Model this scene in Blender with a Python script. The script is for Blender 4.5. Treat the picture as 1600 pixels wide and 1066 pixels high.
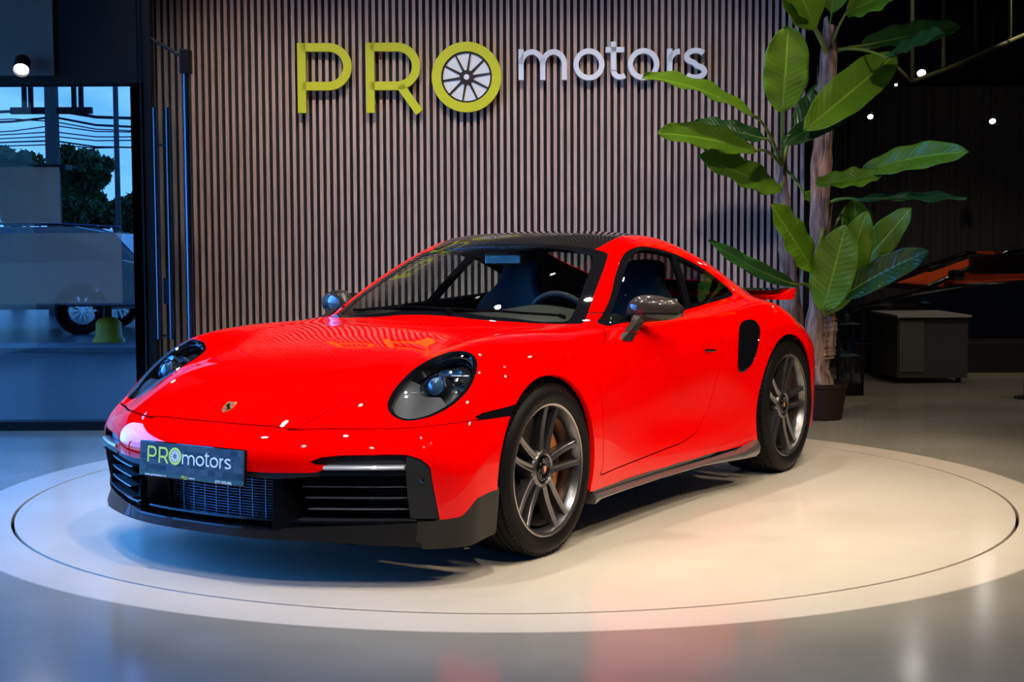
import bpy, bmesh, math, random
import numpy as np
from mathutils import Vector, Matrix
PI = math.pi
C = bpy.context.scene.collection
for o in list(bpy.data.objects): bpy.data.objects.remove(o)
S = bpy.context.scene
random.seed(4); rng = np.random.default_rng(4)
# ---------------------------------------------------------------- camera
# world = car frame: x forwards, y to the car's left, z up, origin under the front axle
CAM = np.array([4.6186, 3.7039, 1.2051]); YAW, PITCH, ROLL, FPX = 3.7125, .0661, -.0046, 2172.75
cf = np.array([math.cos(YAW)*math.cos(PITCH), math.sin(YAW)*math.cos(PITCH), -math.sin(PITCH)])
cr = np.cross(cf, [0, 0, 1]); cr /= np.linalg.norm(cr); cu_ = np.cross(cr, cf)
cr, cu_ = math.cos(ROLL)*cr+math.sin(ROLL)*cu_, -math.sin(ROLL)*cr+math.cos(ROLL)*cu_
cam_d = bpy.data.cameras.new('camera'); cam_d.sensor_width = 36; cam_d.lens = FPX/1600*36; cam_d.clip_start = .05; cam_d.clip_end = 300
cam = bpy.data.objects.new('camera', cam_d); C.objects.link(cam); S.camera = cam
cam.matrix_world = Matrix([[cr[0], cu_[0], -cf[0], CAM[0]], [cr[1], cu_[1], -cf[1], CAM[1]], [cr[2], cu_[2], -cf[2], CAM[2]], [0, 0, 0, 1]])
S.view_settings.view_transform = 'Standard'; S.view_settings.look = 'None'; S.view_settings.gamma = 1; S.view_settings.exposure = 0.0
S.view_settings.use_curve_mapping = False
# horizontal room frame: u to the right in the photo, d away from the camera
HF = np.array([math.cos(YAW), math.sin(YAW)]); HR = np.array([math.sin(YAW), -math.cos(YAW)])
def W(u, d, z=0.): q = CAM[:2]+HR*u+HF*d; return (q[0], q[1], z)
RZ = math.atan2(HR[1], HR[0])          # rotation that turns +x into the room's u
ROT = np.array([[HR[0], HF[0], 0], [HR[1], HF[1], 0], [0, 0, 1.]])
# ---------------------------------------------------------------- light
wd = bpy.data.worlds.new('world'); S.world = wd; wd.use_nodes = True
wb = wd.node_tree.nodes['Background']; wb.inputs[0].default_value = (.02, .16, .5, 1); wb.inputs[1].default_value = .25
# daylight only reaches the room through the glass front and the side windows (their portals guide the sampling)
wn = wd.node_tree; tc_ = wn.nodes.new('ShaderNodeTexCoord'); sp_ = wn.nodes.new('ShaderNodeSeparateXYZ'); rp_ = wn.nodes.new('ShaderNodeValToRGB')
wn.links.new(tc_.outputs['Generated'], sp_.inputs[0]); wn.links.new(sp_.outputs[2], rp_.inputs['Fac']); e_ = rp_.color_ramp.elements
e_[0].position = 0; e_[0].color = (.24, .58, 1, 1); e_[1].position = .35; e_[1].color = (.03, .20, .75, 1)
n_ = rp_.color_ramp.elements.new(.06); n_.color = (.22, .54, 1, 1)
cl_ = wn.nodes.new('ShaderNodeTexNoise'); cl_.inputs['Scale'].default_value = 6; cl_.inputs['Detail'].default_value = 6
cm_ = wn.nodes.new('ShaderNodeMapping'); cm_.inputs['Scale'].default_value = (1, 1, 4); wn.links.new(tc_.outputs['Generated'], cm_.inputs[0]); wn.links.new(cm_.outputs[0], cl_.inputs['Vector'])
cr_ = wn.nodes.new('ShaderNodeValToRGB'); cr_.color_ramp.elements[0].position = .45; cr_.color_ramp.elements[1].position = .62; wn.links.new(cl_.outputs['Fac'], cr_.inputs['Fac'])
cx2 = wn.nodes.new('ShaderNodeMix'); cx2.data_type = 'RGBA'; wn.links.new(cr_.outputs[0], cx2.inputs['Factor']); wn.links.new(rp_.outputs[0], cx2.inputs['A']); cx2.inputs['B'].default_value = (.50, .76, 1.05, 1)
wn.links.new(cx2.outputs['Result'], wb.inputs[0]); wb.inputs[1].default_value = 5.6
def look(o, tgt): o.rotation_euler = (Vector(tgt)-o.location).to_track_quat('-Z', 'Y').to_euler()
def portal(loc, tgt, sx, sy):
    l = bpy.data.lights.new('daylight_portal', 'AREA'); l.shape = 'RECTANGLE'; l.size = sx; l.size_y = sy; l.cycles.is_portal = True
    o = bpy.data.objects.new('daylight_portal', l); C.objects.link(o); o.location = loc; look(o, tgt); return o
portal(W(-3.9, 9.42, 1.15), W(-3.9, 5, 1.15), 3.0, 2.3)
# skylight pouring through the tall window in the left side wall
sk_ = bpy.data.lights.new('skylight', 'AREA'); sk_.shape = 'RECTANGLE'; sk_.size = 6.0; sk_.size_y = 2.8; sk_.energy = 520; sk_.spread = math.radians(130); sk_.color = (.06, .30, 1.0)
so_ = bpy.data.objects.new('skylight', sk_); C.objects.link(so_); so_.location = W(-5.65, 5.9, 1.6); look(so_, W(-2.6, 4.9, 0))
# ---------------------------------------------------------------- helpers
def tag(o, label=None, cat=None, group=None, kind=None):
    if label: o['label'] = label
    if cat: o['category'] = cat
    if group: o['group'] = group
    if kind: o['kind'] = kind
    return o
def empty(name, loc=(0, 0, 0), rz=0, label=None, cat=None, group=None):
    o = bpy.data.objects.new(name, None); C.objects.link(o); o.location = loc; o.rotation_euler = (0, 0, rz)
    o.empty_display_size = .1
    return tag(o, label, cat, group)
class MB:
    """collects shapes, links them as ONE mesh object"""
    def __init__(s): s.bm = bmesh.new()
    def add(s, verts, faces):
        vs = [s.bm.verts.new(v) for v in verts]
        for f in faces:
            try: s.bm.faces.new([vs[i] for i in f])
            except ValueError: pass
        return vs
    def box(s, c, d, rz=0., R=None, bev=0.):
        c = np.array(c, float); d = np.array(d, float)/2
        if R is None: R = np.array([[math.cos(rz), -math.sin(rz), 0], [math.sin(rz), math.cos(rz), 0], [0, 0, 1]])
        vs = [tuple(c+R@(d*np.array(k))) for k in ((-1, -1, -1), (1, -1, -1), (1, 1, -1), (-1, 1, -1), (-1, -1, 1), (1, -1, 1), (1, 1, 1), (-1, 1, 1))]
        v = s.add(vs, [(0, 3, 2, 1), (4, 5, 6, 7), (0, 1, 5, 4), (1, 2, 6, 5), (2, 3, 7, 6), (3, 0, 4, 7)])
        if bev > 0:
            es = list({e for x in v for e in x.link_edges})
            bmesh.ops.bevel(s.bm, geom=es, offset=bev, segments=2, profile=.5, affect='EDGES')
        return s
    def loft(s, rings, closed=True, cap=True, loop=False):
        """rings: list of equally long point lists"""
        R = [[s.bm.verts.new(tuple(p)) for p in r] for r in rings]; m = len(rings[0]); n = len(rings)
        for i in range(n if loop else n-1):
            for j in range(m if closed else m-1):
                try: s.bm.faces.new([R[i][j], R[i][(j+1) % m], R[(i+1) % n][(j+1) % m], R[(i+1) % n][j]])
                except ValueError: pass
        if cap and closed and not loop:
            try: s.bm.faces.new(R[0][::-1]); s.bm.faces.new(R[-1])
            except ValueError: pass
        return s
    def tube(s, pts, r, n=8, cap=True, up=(0, 0, 1)):
        pts = [np.array(p, float) for p in pts]; rings = []
        rr = r if hasattr(r, '__len__') else [r]*len(pts)
        t0 = pts[1]-pts[0]; a = np.cross(t0, up)
        if np.linalg.norm(a) < 1e-6: a = np.cross(t0, (1, 0, 0))
        a /= np.linalg.norm(a)
        for i, p in enumerate(pts):
            t = pts[min(i+1, len(pts)-1)]-pts[max(i-1, 0)]; t = t/(np.linalg.norm(t)+1e-12)
            a = a-t*np.dot(a, t); a /= np.linalg.norm(a); b = np.cross(t, a)
            rings.append([p+rr[i]*(math.cos(2*PI*k/n)*a+math.sin(2*PI*k/n)*b) for k in range(n)])
        return s.loft(rings, cap=cap)
    def lathe(s, prof, c=(0, 0, 0), axis='z', n=48, closed=False, a0=0., a1=2*PI):
        """prof: (radius, height) list"""
        c = np.array(c, float); full = abs(a1-a0-2*PI) < 1e-6; rings = []
        for k in range(n if full else n+1):
            a = a0+(a1-a0)*k/n; r = []
            for rad, h in prof:
                u, v = rad*math.cos(a), rad*math.sin(a)
                q = (u, v, h) if axis == 'z' else ((u, h, v) if axis == 'y' else (h, u, v))
                r.append(c+np.array(q))
            rings.append(r)
        return s.loft(rings, closed=closed, cap=not full, loop=full)
    def prism(s, poly, h0, h1, M=None):
        """2D polygon extruded; M maps (u,v,h) -> xyz"""
        M = M or (lambda u, v, h: (u, v, h))
        n = len(poly)
        vs = [M(u, v, h0) for u, v in poly]+[M(u, v, h1) for u, v in poly]
        return s.add(vs, [tuple(range(n))[::-1], tuple(range(n, 2*n))]+[(i, (i+1) % n, n+(i+1) % n, n+i) for i in range(n)]) and s
    def build(s, name, mat, parent=None, smooth=None, loc=None, bevel=0., sub=0, kind=None):
        bm = s.bm
        bmesh.ops.remove_doubles(bm, verts=bm.verts, dist=1e-5)
        bmesh.ops.recalc_face_normals(bm, faces=bm.faces)
        me = bpy.data.meshes.new(name); bm.to_mesh(me); bm.free(); me.materials.append(mat)
        o = bpy.data.objects.new(name, me); C.objects.link(o)
        if parent is not None: o.parent = parent
        if loc is not None: o.location = loc
        if bevel: m = o.modifiers.new('b', 'BEVEL'); m.width = bevel; m.segments = 2; m.limit_method = 'ANGLE'; m.angle_limit = .6
        if sub: m = o.modifiers.new('s', 'SUBSURF'); m.levels = sub; m.render_levels = sub
        if smooth is not None:
            ang = math.radians(smooth)
            me.shade_smooth() if hasattr(me, 'shade_smooth') else None
            for p in me.polygons: p.use_smooth = True
            if smooth < 180 and hasattr(me, 'set_sharp_from_angle'): me.set_sharp_from_angle(angle=ang)
        if kind: o['kind'] = kind
        return o
def dup_tree(o, parent=None):
    c = o.copy(); C.objects.link(c)
    if parent is not None: c.parent = parent
    for ch in [q for q in bpy.data.objects if q.parent == o]: dup_tree(ch, c)
    return c
def text_curve(txt, size, font=None, extrude=.01, bevel=0.):
    cu = bpy.data.curves.new(txt, 'FONT'); cu.body = txt; cu.size = size; cu.extrude = extrude; cu.bevel_depth = bevel
    cu.resolution_u = 6
    if font: cu.font = font
    return cu
# ---------------------------------------------------------------- materials
def nt(name):
    m = bpy.data.materials.new(name); m.use_nodes = True; t = m.node_tree
    return m, t, t.nodes['Principled BSDF'], t.nodes['Material Output']
def pbr(name, col, rough=.5, metal=0., coat=0., crough=.03, spec=.5, noise=None, bump=None, tint=None, emis=None, estr=0., coord='Object'):
    """noise: (scale, amount) value variation; bump: (scale, strength, distance)"""
    m, t, b, o = nt(name)
    b.inputs['Base Color'].default_value = (*col, 1); b.inputs['Roughness'].default_value = rough; b.inputs['Metallic'].default_value = metal
    b.inputs['Coat Weight'].default_value = coat; b.inputs['Coat Roughness'].default_value = crough; b.inputs['Specular IOR Level'].default_value = spec
    if emis: b.inputs['Emission Color'].default_value = (*emis, 1); b.inputs['Emission Strength'].default_value = estr
    tc = t.nodes.new('ShaderNodeTexCoord')
    if noise:
        n = t.nodes.new('ShaderNodeTexNoise'); n.inputs['Scale'].default_value = noise[0]; n.inputs['Detail'].default_value = 5
        t.links.new(tc.outputs[coord], n.inputs['Vector'])
        r = t.nodes.new('ShaderNodeValToRGB'); a = noise[1]; c2 = tint or tuple(c*(1-a) for c in col)
        r.color_ramp.elements[0].position = .3; r.color_ramp.elements[1].position = .7
        r.color_ramp.elements[0].color = (*c2, 1); r.color_ramp.elements[1].color = (*(min(1, c*(1+a*.5)) for c in col), 1)
        t.links.new(n.outputs['Fac'], r.inputs['Fac']); t.links.new(r.outputs['Color'], b.inputs['Base Color'])
    if bump:
        n = t.nodes.new('ShaderNodeTexNoise'); n.inputs['Scale'].default_value = bump[0]; n.inputs['Detail'].default_value = 4
        t.links.new(tc.outputs[coord], n.inputs['Vector'])
        k = t.nodes.new('ShaderNodeBump'); k.inputs['Strength'].default_value = bump[1]; k.inputs['Distance'].default_value = bump[2]
        t.links.new(n.outputs['Fac'], k.inputs['Height']); t.links.new(k.outputs['Normal'], b.inputs['Normal'])
    return m
def carbon(name, col=(.045, .038, .034), k=.6, scale=260, metal=.35, rough=.3, spec=.5):
    m, t, b, o = nt(name); b.inputs['Specular IOR Level'].default_value = spec
    b.inputs['Roughness'].default_value = rough; b.inputs['Metallic'].default_value = metal; b.inputs['Coat Weight'].default_value = 1; b.inputs['Coat Roughness'].default_value = .02
    tc = t.nodes.new('ShaderNodeTexCoord'); ck = t.nodes.new('ShaderNodeTexChecker'); ck.inputs['Scale'].default_value = scale
    mp = t.nodes.new('ShaderNodeMapping'); mp.inputs['Rotation'].default_value = (.4, .5, .785)
    t.links.new(tc.outputs['Object'], mp.inputs['Vector']); t.links.new(mp.outputs['Vector'], ck.inputs['Vector'])
    ck.inputs['Color1'].default_value = (*col, 1); ck.inputs['Color2'].default_value = (*(c*k for c in col), 1)
    t.links.new(ck.outputs['Color'], b.inputs['Base Color'])
    return m
def pane(name, tint=(.75, .8, .8), ior=1.5, rough=.0, gain=1.):
    """thin pane: fresnel reflection over tinted transmission"""
    m, t, b, o = nt(name); t.nodes.remove(b)
    g = t.nodes.new('ShaderNodeBsdfGlossy'); g.inputs['Roughness'].default_value = rough
    tr = t.nodes.new('ShaderNodeBsdfTransparent'); tr.inputs['Color'].default_value = (*tint, 1)
    gm = t.nodes.new('ShaderNodeNewGeometry'); dt = t.nodes.new('ShaderNodeVectorMath'); dt.operation = 'DOT_PRODUCT'
    t.links.new(gm.outputs['Normal'], dt.inputs[0]); t.links.new(gm.outputs['Incoming'], dt.inputs[1])
    def mth(op, a, b_=None, c_=None):
        k = t.nodes.new('ShaderNodeMath'); k.operation = op
        for i, v in enumerate((a, b_, c_)):
            if v is None: continue
            if isinstance(v, (int, float)): k.inputs[i].default_value = v
            else: t.links.new(v, k.inputs[i])
        return k.outputs[0]
    f0 = ((ior-1)/(ior+1))**2; c1 = mth('SUBTRACT', 1., mth('ABSOLUTE', dt.outputs['Value']))
    fr_ = mth('MULTIPLY_ADD', mth('POWER', c1, 5.), (1-f0)*gain, f0*gain); mx = t.nodes.new('ShaderNodeMixShader')
    t.links.new(fr_, mx.inputs[0]); t.links.new(tr.outputs[0], mx.inputs[1]); t.links.new(g.outputs[0], mx.inputs[2]); t.links.new(mx.outputs[0], o.inputs[0])
    return m
M = {}
M['red'] = pbr('red_paint', (.86, .0, .0), .4, 0, 1, .01, .0); M['red'].node_tree.nodes['Principled BSDF'].inputs['Coat IOR'].default_value = 1.36
M['black'] = pbr('gloss_black', (.004, .004, .005), .4, 0, 1, .02, .0)
M['trim'] = pbr('satin_black', (.008, .008, .009), .4, spec=.12)
M['matte'] = pbr('matte_black_plastic', (.016, .017, .019), .5, spec=.2, bump=(900, .1, .0003))
M['dark'] = pbr('deep_black', (.003, .003, .003), .9, spec=0)
M['bluegrey'] = pbr('grey_plastic', (.05, .055, .062), .45)
M['carbon'] = carbon('carbon_weave')
M['carbon_roof'] = carbon('carbon_roof', (.012, .011, .010), .6, 260, 0, .4, 0)
M['carbon_mirror'] = carbon('carbon_mirror', (.030, .023, .019), .72, 420, .0, .32, .05)
M['skirt'] = carbon('carbon_skirt', (.12, .11, .10), .7, 300, .3, .35)
M['lip'] = pbr('gloss_black_lip', (.005, .005, .005), .35, 0, .3, .08, 0)
M['glass'] = pane('windshield_glass', (.93, .96, .93))
M['sglass'] = pane('side_glass', (.80, .86, .84))
M['endplate'] = pbr('brown_black_endplate', (.018, .016, .013), .35, 0, .35, .08, .05)
M['strip'] = pbr('silver_light_strip', (.30, .33, .37), .3, .4, .6)
M['lens'] = pane('lamp_lens', (.93, .95, .97), 1.45)
M['tyre'] = pbr('tyre_rubber', (.007, .006, .006), .45, spec=.10, bump=(220, .15, .0006))
M['rim'] = pbr('graphite_rim', (.16, .155, .155), .28, .9, .3, .1)
M['rimedge'] = pbr('bright_rim_edge', (.40, .37, .34), .25, .9)
M['disc'] = pbr('brake_disc_ceramic', (.10, .09, .085), .4, .7, noise=(90, .4))
M['caliper'] = pbr('copper_orange_caliper', (.75, .27, .07), .35, .3, .5)
M['chrome'] = pbr('chrome', (.75, .78, .82), .08, 1)
M['lampgrey'] = pbr('lamp_grey_reflector', (.05, .047, .045), .32, .3, .4)
M['lampblue'] = pbr('projector_glass', (.05, .12, .2), .03, .3, 1, .0)
M['lampdark'] = pbr('lamp_housing', (.012, .012, .014), .25, 0, .6)
M['fabric'] = pbr('seat_leather_navy', (.010, .016, .028), .5, spec=.15, bump=(300, .2, .0005))
M['dash'] = pbr('dashboard_vinyl', (.02, .022, .02), .5, spec=.2, bump=(500, .15, .0004))
M['gold'] = pbr('badge_gold', (.85, .55, .20), .25, .9)
M['badge_red'] = pbr('badge_red', (.45, .02, .015), .3)
M['lime'] = pbr('lime_plate_paint', (.68, .80, .03), .4)
M['white'] = pbr('white_plate_paint', (.85, .88, .92), .4)
# ---------------------------------------------------------------- geometric lettering used by the wall sign and the plate
def arc(cx, cy, rx, ry, a0, a1, n=20): return [(cx+rx*math.cos(math.radians(a0+(a1-a0)*k/n)), cy+ry*math.sin(math.radians(a0+(a1-a0)*k/n))) for k in range(n+1)]
def letter(ch, w, h, s):
    """centre lines of a letter of width w, height h, stroke s"""
    e = s/2
    if ch in 'PR':
        yb = h*.385; r = (h-e-yb)/2; cy = h-e-r
        L = [[(e, 0), (e, h)], [(e, h-e), (w-e-r-(.0 if ch == 'P' else s*.3), h-e)]+arc(w-e-r-(0 if ch == 'P' else s*.3), cy, r, r, 90, -90)+[(e, yb)]]
        if ch == 'R': L.append([(w*.60, yb), (w-e*.9, 0)])
        return L
    if ch == 'o': return [arc(w/2, h/2, w/2-e, h/2-e, 0, 360, 36)]
    if ch == 'm':
        r = (w-s)/4
        return [[(e, 0), (e, h)], arc(e+r, h-e-r*1.15, r, r*1.15, 180, 0)[0:]+[(e+2*r, 0)], arc(e+3*r, h-e-r*1.15, r, r*1.15, 180, 0)+[(w-e, 0)]]
    if ch == 't':
        x = w*.38; return [[(x, h)]+[(x, s*1.6)]+arc(x+s*1.35, s*1.9, s*1.35, s*1.4, 180, 285, 10)+[(w-e*.3, e*1.6)], [(0, h*.79), (w*.92, h*.79)]]
    if ch == 'r': return [[(e, 0), (e, h)], arc(w*.95, h-e-w*.8, w*.95-e, w*.8, 180, 92, 12)]
    if ch == 's':
        return [arc(w*.52, h*.735, w*.40-e*.3, h*.265-e, 35, 255, 18)+arc(w*.48, h*.265, w*.42-e*.3, h*.265-e, 75, -145, 18)]
    return []
def ribbon(mb, pts, s, Mf, h0, h1):
    pts = [np.array(p, float) for p in pts]; closed = np.linalg.norm(pts[0]-pts[-1]) < 1e-6
    if closed: pts = pts[:-1]
    n = len(pts); A = []; B = []
    for i in range(n):
        if closed: t = pts[(i+1) % n]-pts[i-1]
        else: t = pts[min(i+1, n-1)]-pts[max(i-1, 0)]
        t /= np.linalg.norm(t)+1e-12; q = np.array([-t[1], t[0]])*s/2
        A.append(pts[i]+q); B.append(pts[i]-q)
    R = [[Mf(*a, h0), Mf(*a, h1), Mf(*b, h1), Mf(*b, h0)] for a, b in zip(A, B)]
    mb.loft(R, cap=not closed, loop=closed)
# (letter, x, width, y above baseline, height, stroke) in sign units; cap height 107
SIGN = [('P', 0, 84, 0, 107, 13), ('R', 106, 88, 0, 107, 13), ('m', 342, 75, 49, 47, 8), ('o', 427, 48, 48, 49, 8), ('t', 477, 31, 49, 58, 8), ('o', 511, 49, 48, 49, 8), ('r', 572, 21, 49, 47, 8), ('s', 596, 39, 48, 49, 8)]
# ---------------------------------------------------------------- car body as smooth fields
def nspline(xk, yk, xq):
    """natural cubic spline, yk may be (n, m); linear outside"""
    xk = np.asarray(xk, float); yk = np.asarray(yk, float); xq = np.asarray(xq, float)
    n = len(xk); h = np.diff(xk); A = np.eye(n); B = np.zeros(yk.shape)
    for i in range(1, n-1):
        A[i, i-1] = h[i-1]; A[i, i] = 2*(h[i-1]+h[i]); A[i, i+1] = h[i]
        B[i] = 6*((yk[i+1]-yk[i])/h[i]-(yk[i]-yk[i-1])/h[i-1])
    M = np.linalg.solve(A, B)
    q = np.clip(xq, xk[0], xk[-1]); i = np.clip(np.searchsorted(xk, q)-1, 0, n-2)
    t = q-xk[i]; hh = h[i]
    if yk.ndim == 2: t = t[:, None]; hh = hh[:, None]
    r = yk[i]+t*((yk[i+1]-yk[i])/hh-hh*(2*M[i]+M[i+1])/6)+t*t*M[i]/2+t**3*(M[i+1]-M[i])/(6*hh)
    return r
def gsm(a, s, ax):
    if s <= 0: return a
    n = int(3*s)+1; k = np.exp(-.5*(np.arange(-n, n+1)/s)**2); k /= k.sum()
    a = np.moveaxis(a, ax, 0)
    lo = 2*a[:1]-a[1:n+1][::-1]; hi = 2*a[-1:]-a[-n-1:-1][::-1]
    p = np.concatenate([lo, a, hi]); o = sum(k[j]*p[j:j+len(a)] for j in range(2*n+1))
    return np.moveaxis(o, 0, ax)
class Table:
    def __init__(s, xs, ys, V, sx=4., sy=2., d=.01, mirror=False):
        xs = np.asarray(xs, float); ys = np.asarray(ys, float); V = np.asarray(V, float)
        if xs[0] > xs[-1]: xs = xs[::-1]; V = V[::-1]
        if mirror: ys = np.concatenate([-ys[:0:-1], ys]); V = np.concatenate([V[:, :0:-1], V], 1)
        s.d = d; s.x0 = xs[0]; s.y0 = ys[0]
        gx = np.arange(xs[0], xs[-1]+d/2, d); gy = np.arange(ys[0], ys[-1]+d/2, d)
        G = nspline(xs, V, gx); G = nspline(ys, G.T, gy).T
        s.G = gsm(gsm(G, sx, 0), sy, 1)
    def __call__(s, x, y):
        G = s.G; nx, ny = G.shape
        fx = np.clip((x-s.x0)/s.d, 0, nx-1.001); fy = np.clip((y-s.y0)/s.d, 0, ny-1.001)
        i = fx.astype(int); j = fy.astype(int); u = fx-i; v = fy-j
        def w(t): return (-.5*t+t*t-.5*t**3, 1-2.5*t*t+1.5*t**3, .5*t+2*t*t-1.5*t**3, -.5*t*t+.5*t**3)
        wx = w(u); wy = w(v); r = 0
        for a in range(4):
            ia = np.clip(i+a-1, 0, nx-1)
            for b in range(4):
                r = r+wx[a]*wy[b]*G[ia, np.clip(j+b-1, 0, ny-1)]
        return r
class Curve(Table):
    def __init__(s, xs, V, sx=3.):
        Table.__init__(s, xs, [0, .01, .02, .03], np.repeat(np.asarray(V, float)[:, None], 4, 1), sx, 0)
    def __call__(s, x): return Table.__call__(s, x, np.zeros_like(x)+.015)

def smax(a, b, k):
    h = np.clip(.5+.5*(a-b)/k, 0, 1); return b+(a-b)*h+k*h*(1-h)
def smin(a, b, k): return -smax(-a, -b, k)

HY = [0, .2, .40, .55, .69, .80, .88, .94]
HT = Table([1.10, 1.0, .90, .80, .70, .60, .50, .40, .30, .20, .0, -.2, -.42, -.6, -1.0, -1.4, -1.8, -2.2, -2.45, -2.7, -3.0, -3.3, -3.6], HY, [
 [.43, .425, .39, .33, .25, .16, .08, -.02],
 [.508, .504, .475, .425, .35, .275, .18, .09],
 [.565, .562, .540, .500, .43, .35, .26, .18],
 [.630, .627, .610, .575, .515, .44, .35, .27],
 [.683, .680, .665, .635, .573, .535, .44, .34],
 [.722, .720, .708, .685, .634, .605, .51, .41],
 [.755, .753, .742, .725, .708, .685, .60, .49],
 [.782, .780, .770, .762, .779, .752, .67, .57],
 [.806, .804, .795, .797, .826, .796, .725, .64],
 [.825, .822, .814, .822, .850, .818, .76, .69],
 [.850, .848, .842, .848, .867, .841, .79, .73],
 [.870, .867, .861, .861, .873, .854, .81, .75],
 [.884, .881, .875, .871, .874, .860, .82, .76],
 [.900, .896, .888, .884, .882, .870, .828, .77],
 [.905, .903, .900, .896, .892, .878, .842, .79],
 [.915, .913, .912, .910, .905, .890, .858, .81],
 [.930, .930, .928, .926, .920, .905, .880, .83],
 [.945, .945, .945, .945, .940, .925, .892, .84],
 [.940, .940, .940, .940, .940, .920, .885, .83],
 [.920, .920, .920, .915, .900, .860, .80, .73],
 [.885, .885, .880, .865, .825, .74, .665, .58],
 [.820, .820, .815, .800, .740, .66, .57, .48],
 [.740, .740, .740, .730, .690, .61, .52, .43]], sx=2.5, sy=2.5, mirror=True)
WZ = [.05, .25, .40, .55, .70, .82, 1.0]
WT = Table([1.1, .8, .5, .25, .0, -.4, -.6, -1.0, -1.4, -1.7, -2.0, -2.25, -2.45, -2.8, -3.0, -3.2, -3.45, -3.6], WZ, [
 [.90, .92, .93, .92, .88, .85, .80],
 [.90, .92, .93, .92, .88, .85, .80],
 [.90, .925, .935, .93, .90, .87, .83],
 [.905, .935, .945, .943, .925, .89, .84],
 [.91, .935, .945, .945, .930, .90, .85],
 [.89, .910, .915, .915, .905, .885, .85],
 [.88, .893, .892, .893, .890, .878, .85],
 [.875, .882, .875, .880, .885, .880, .86],
 [.88, .885, .880, .892, .905, .905, .89],
 [.895, .900, .900, .915, .930, .930, .91],
 [.92, .935, .940, .950, .952, .945, .92],
 [.93, .950, .955, .960, .958, .95, .92],
 [.93, .950, .955, .960, .958, .95, .92],
 [.91, .93, .937, .938, .930, .915, .89],
 [.84, .865, .872, .872, .860, .84, .81],
 [.74, .775, .785, .780, .765, .745, .72],
 [.58, .61, .62, .62, .60, .58, .56],
 [.50, .53, .54, .54, .52, .50, .48]], sx=5, sy=4)
FD = Curve([0, .2, .345, .45, .531, .65, .75, .847, .92, 1.0], [0, .008, .035, .070, .113, .180, .246, .326, .42, .58], 2.5)
FX = Curve([.0, .15, .25, .35, .42, .47, .52, .58, .65, .75, .85, 1.0], [.955, .97, .985, 1.005, 1.014, 1.012, 1.0, .975, .94, .90, .85, .75], 2)
R0 = Curve([-.6, -.9, -1.08, -1.2, -1.4, -1.6, -1.8, -2.0, -2.2, -2.4, -2.6, -2.8, -3.0, -3.2, -3.4],
           [1.10, 1.20, 1.249, 1.273, 1.292, 1.299, 1.289, 1.255, 1.206, 1.146, 1.082, 1.02, .955, .89, .83], 4)
YB = Curve([-.3, -.5, -.7, -1.0, -1.4, -1.8, -2.1, -2.4, -2.7, -3.0, -3.3], [.72, .748, .782, .812, .808, .785, .75, .69, .61, .51, .40], 6)
XW = Curve([.6, .8, .89, .98, 1.06, 1.15, 1.235, 1.3, 1.4], [-.03, -.27, -.40, -.54, -.69, -.875, -1.08, -1.26, -1.56], 3)
def body(P):
    x, y, z = P[..., 0], np.abs(P[..., 1]), P[..., 2]
    top = (z-HT(x, y))*.93
    side = y-WT(x, z)
    front = (x-(FX(z)-FD(y)))*.93
    rear = -3.52-x+.28*(y/.8)**4+.25*np.clip(.75-z, -.2, 1)**2
    L = smax(top, side, .05)
    L = smax(L, front, .04)
    L = smax(L, rear, .08)
    roof = (z-(R0(x)-(.06+.10*np.clip((-1.3-x)/.7, 0, 1))*y*y-.12*y**4))*.95
    dz = np.maximum(z-.88, -.10)
    sd = (y-(YB(x)-.50*dz-.35*dz*dz))*.9
    ws = (x-(XW(z)-(.50+.4*dz)*y*y))*.48
    Gh = smax(smax(roof, sd, .07), ws, .035)
    Gh = smax(smax(Gh, rear, .08), .80-z, .03)
    k = .012+.10*np.clip((-1.75-x)/.5, 0, 1)
    return smin(L, Gh, k)
def grad(P, e=.0015):
    g = np.stack([body(P+np.eye(3)[i]*e)-body(P-np.eye(3)[i]*e) for i in range(3)], -1)
    return g/np.maximum(np.linalg.norm(g, axis=-1, keepdims=True), 1e-9)
# ---------------------------------------------------------------- dense shell of the body, cut along feature lines
def solve_ray(O, D, tmax=2.2):
    """first surface crossing going outwards from inside"""
    n = 44; ts = np.linspace(.02, tmax, n); hi = np.full(len(O), tmax); lo = np.full(len(O), .02); done = np.zeros(len(O), bool)
    for i in range(1, n):
        f = body(O+D*ts[i]); m = (~done) & (f > 0)
        hi[m] = ts[i]; lo[m] = ts[i-1]; done |= m
        if done.all(): break
    for _ in range(26):
        mid = (lo+hi)/2; f = body(O+D*mid[:, None]) > 0
        hi = np.where(f, mid, hi); lo = np.where(f, lo, mid)
    return O+D*((lo+hi)/2)[:, None]

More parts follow.
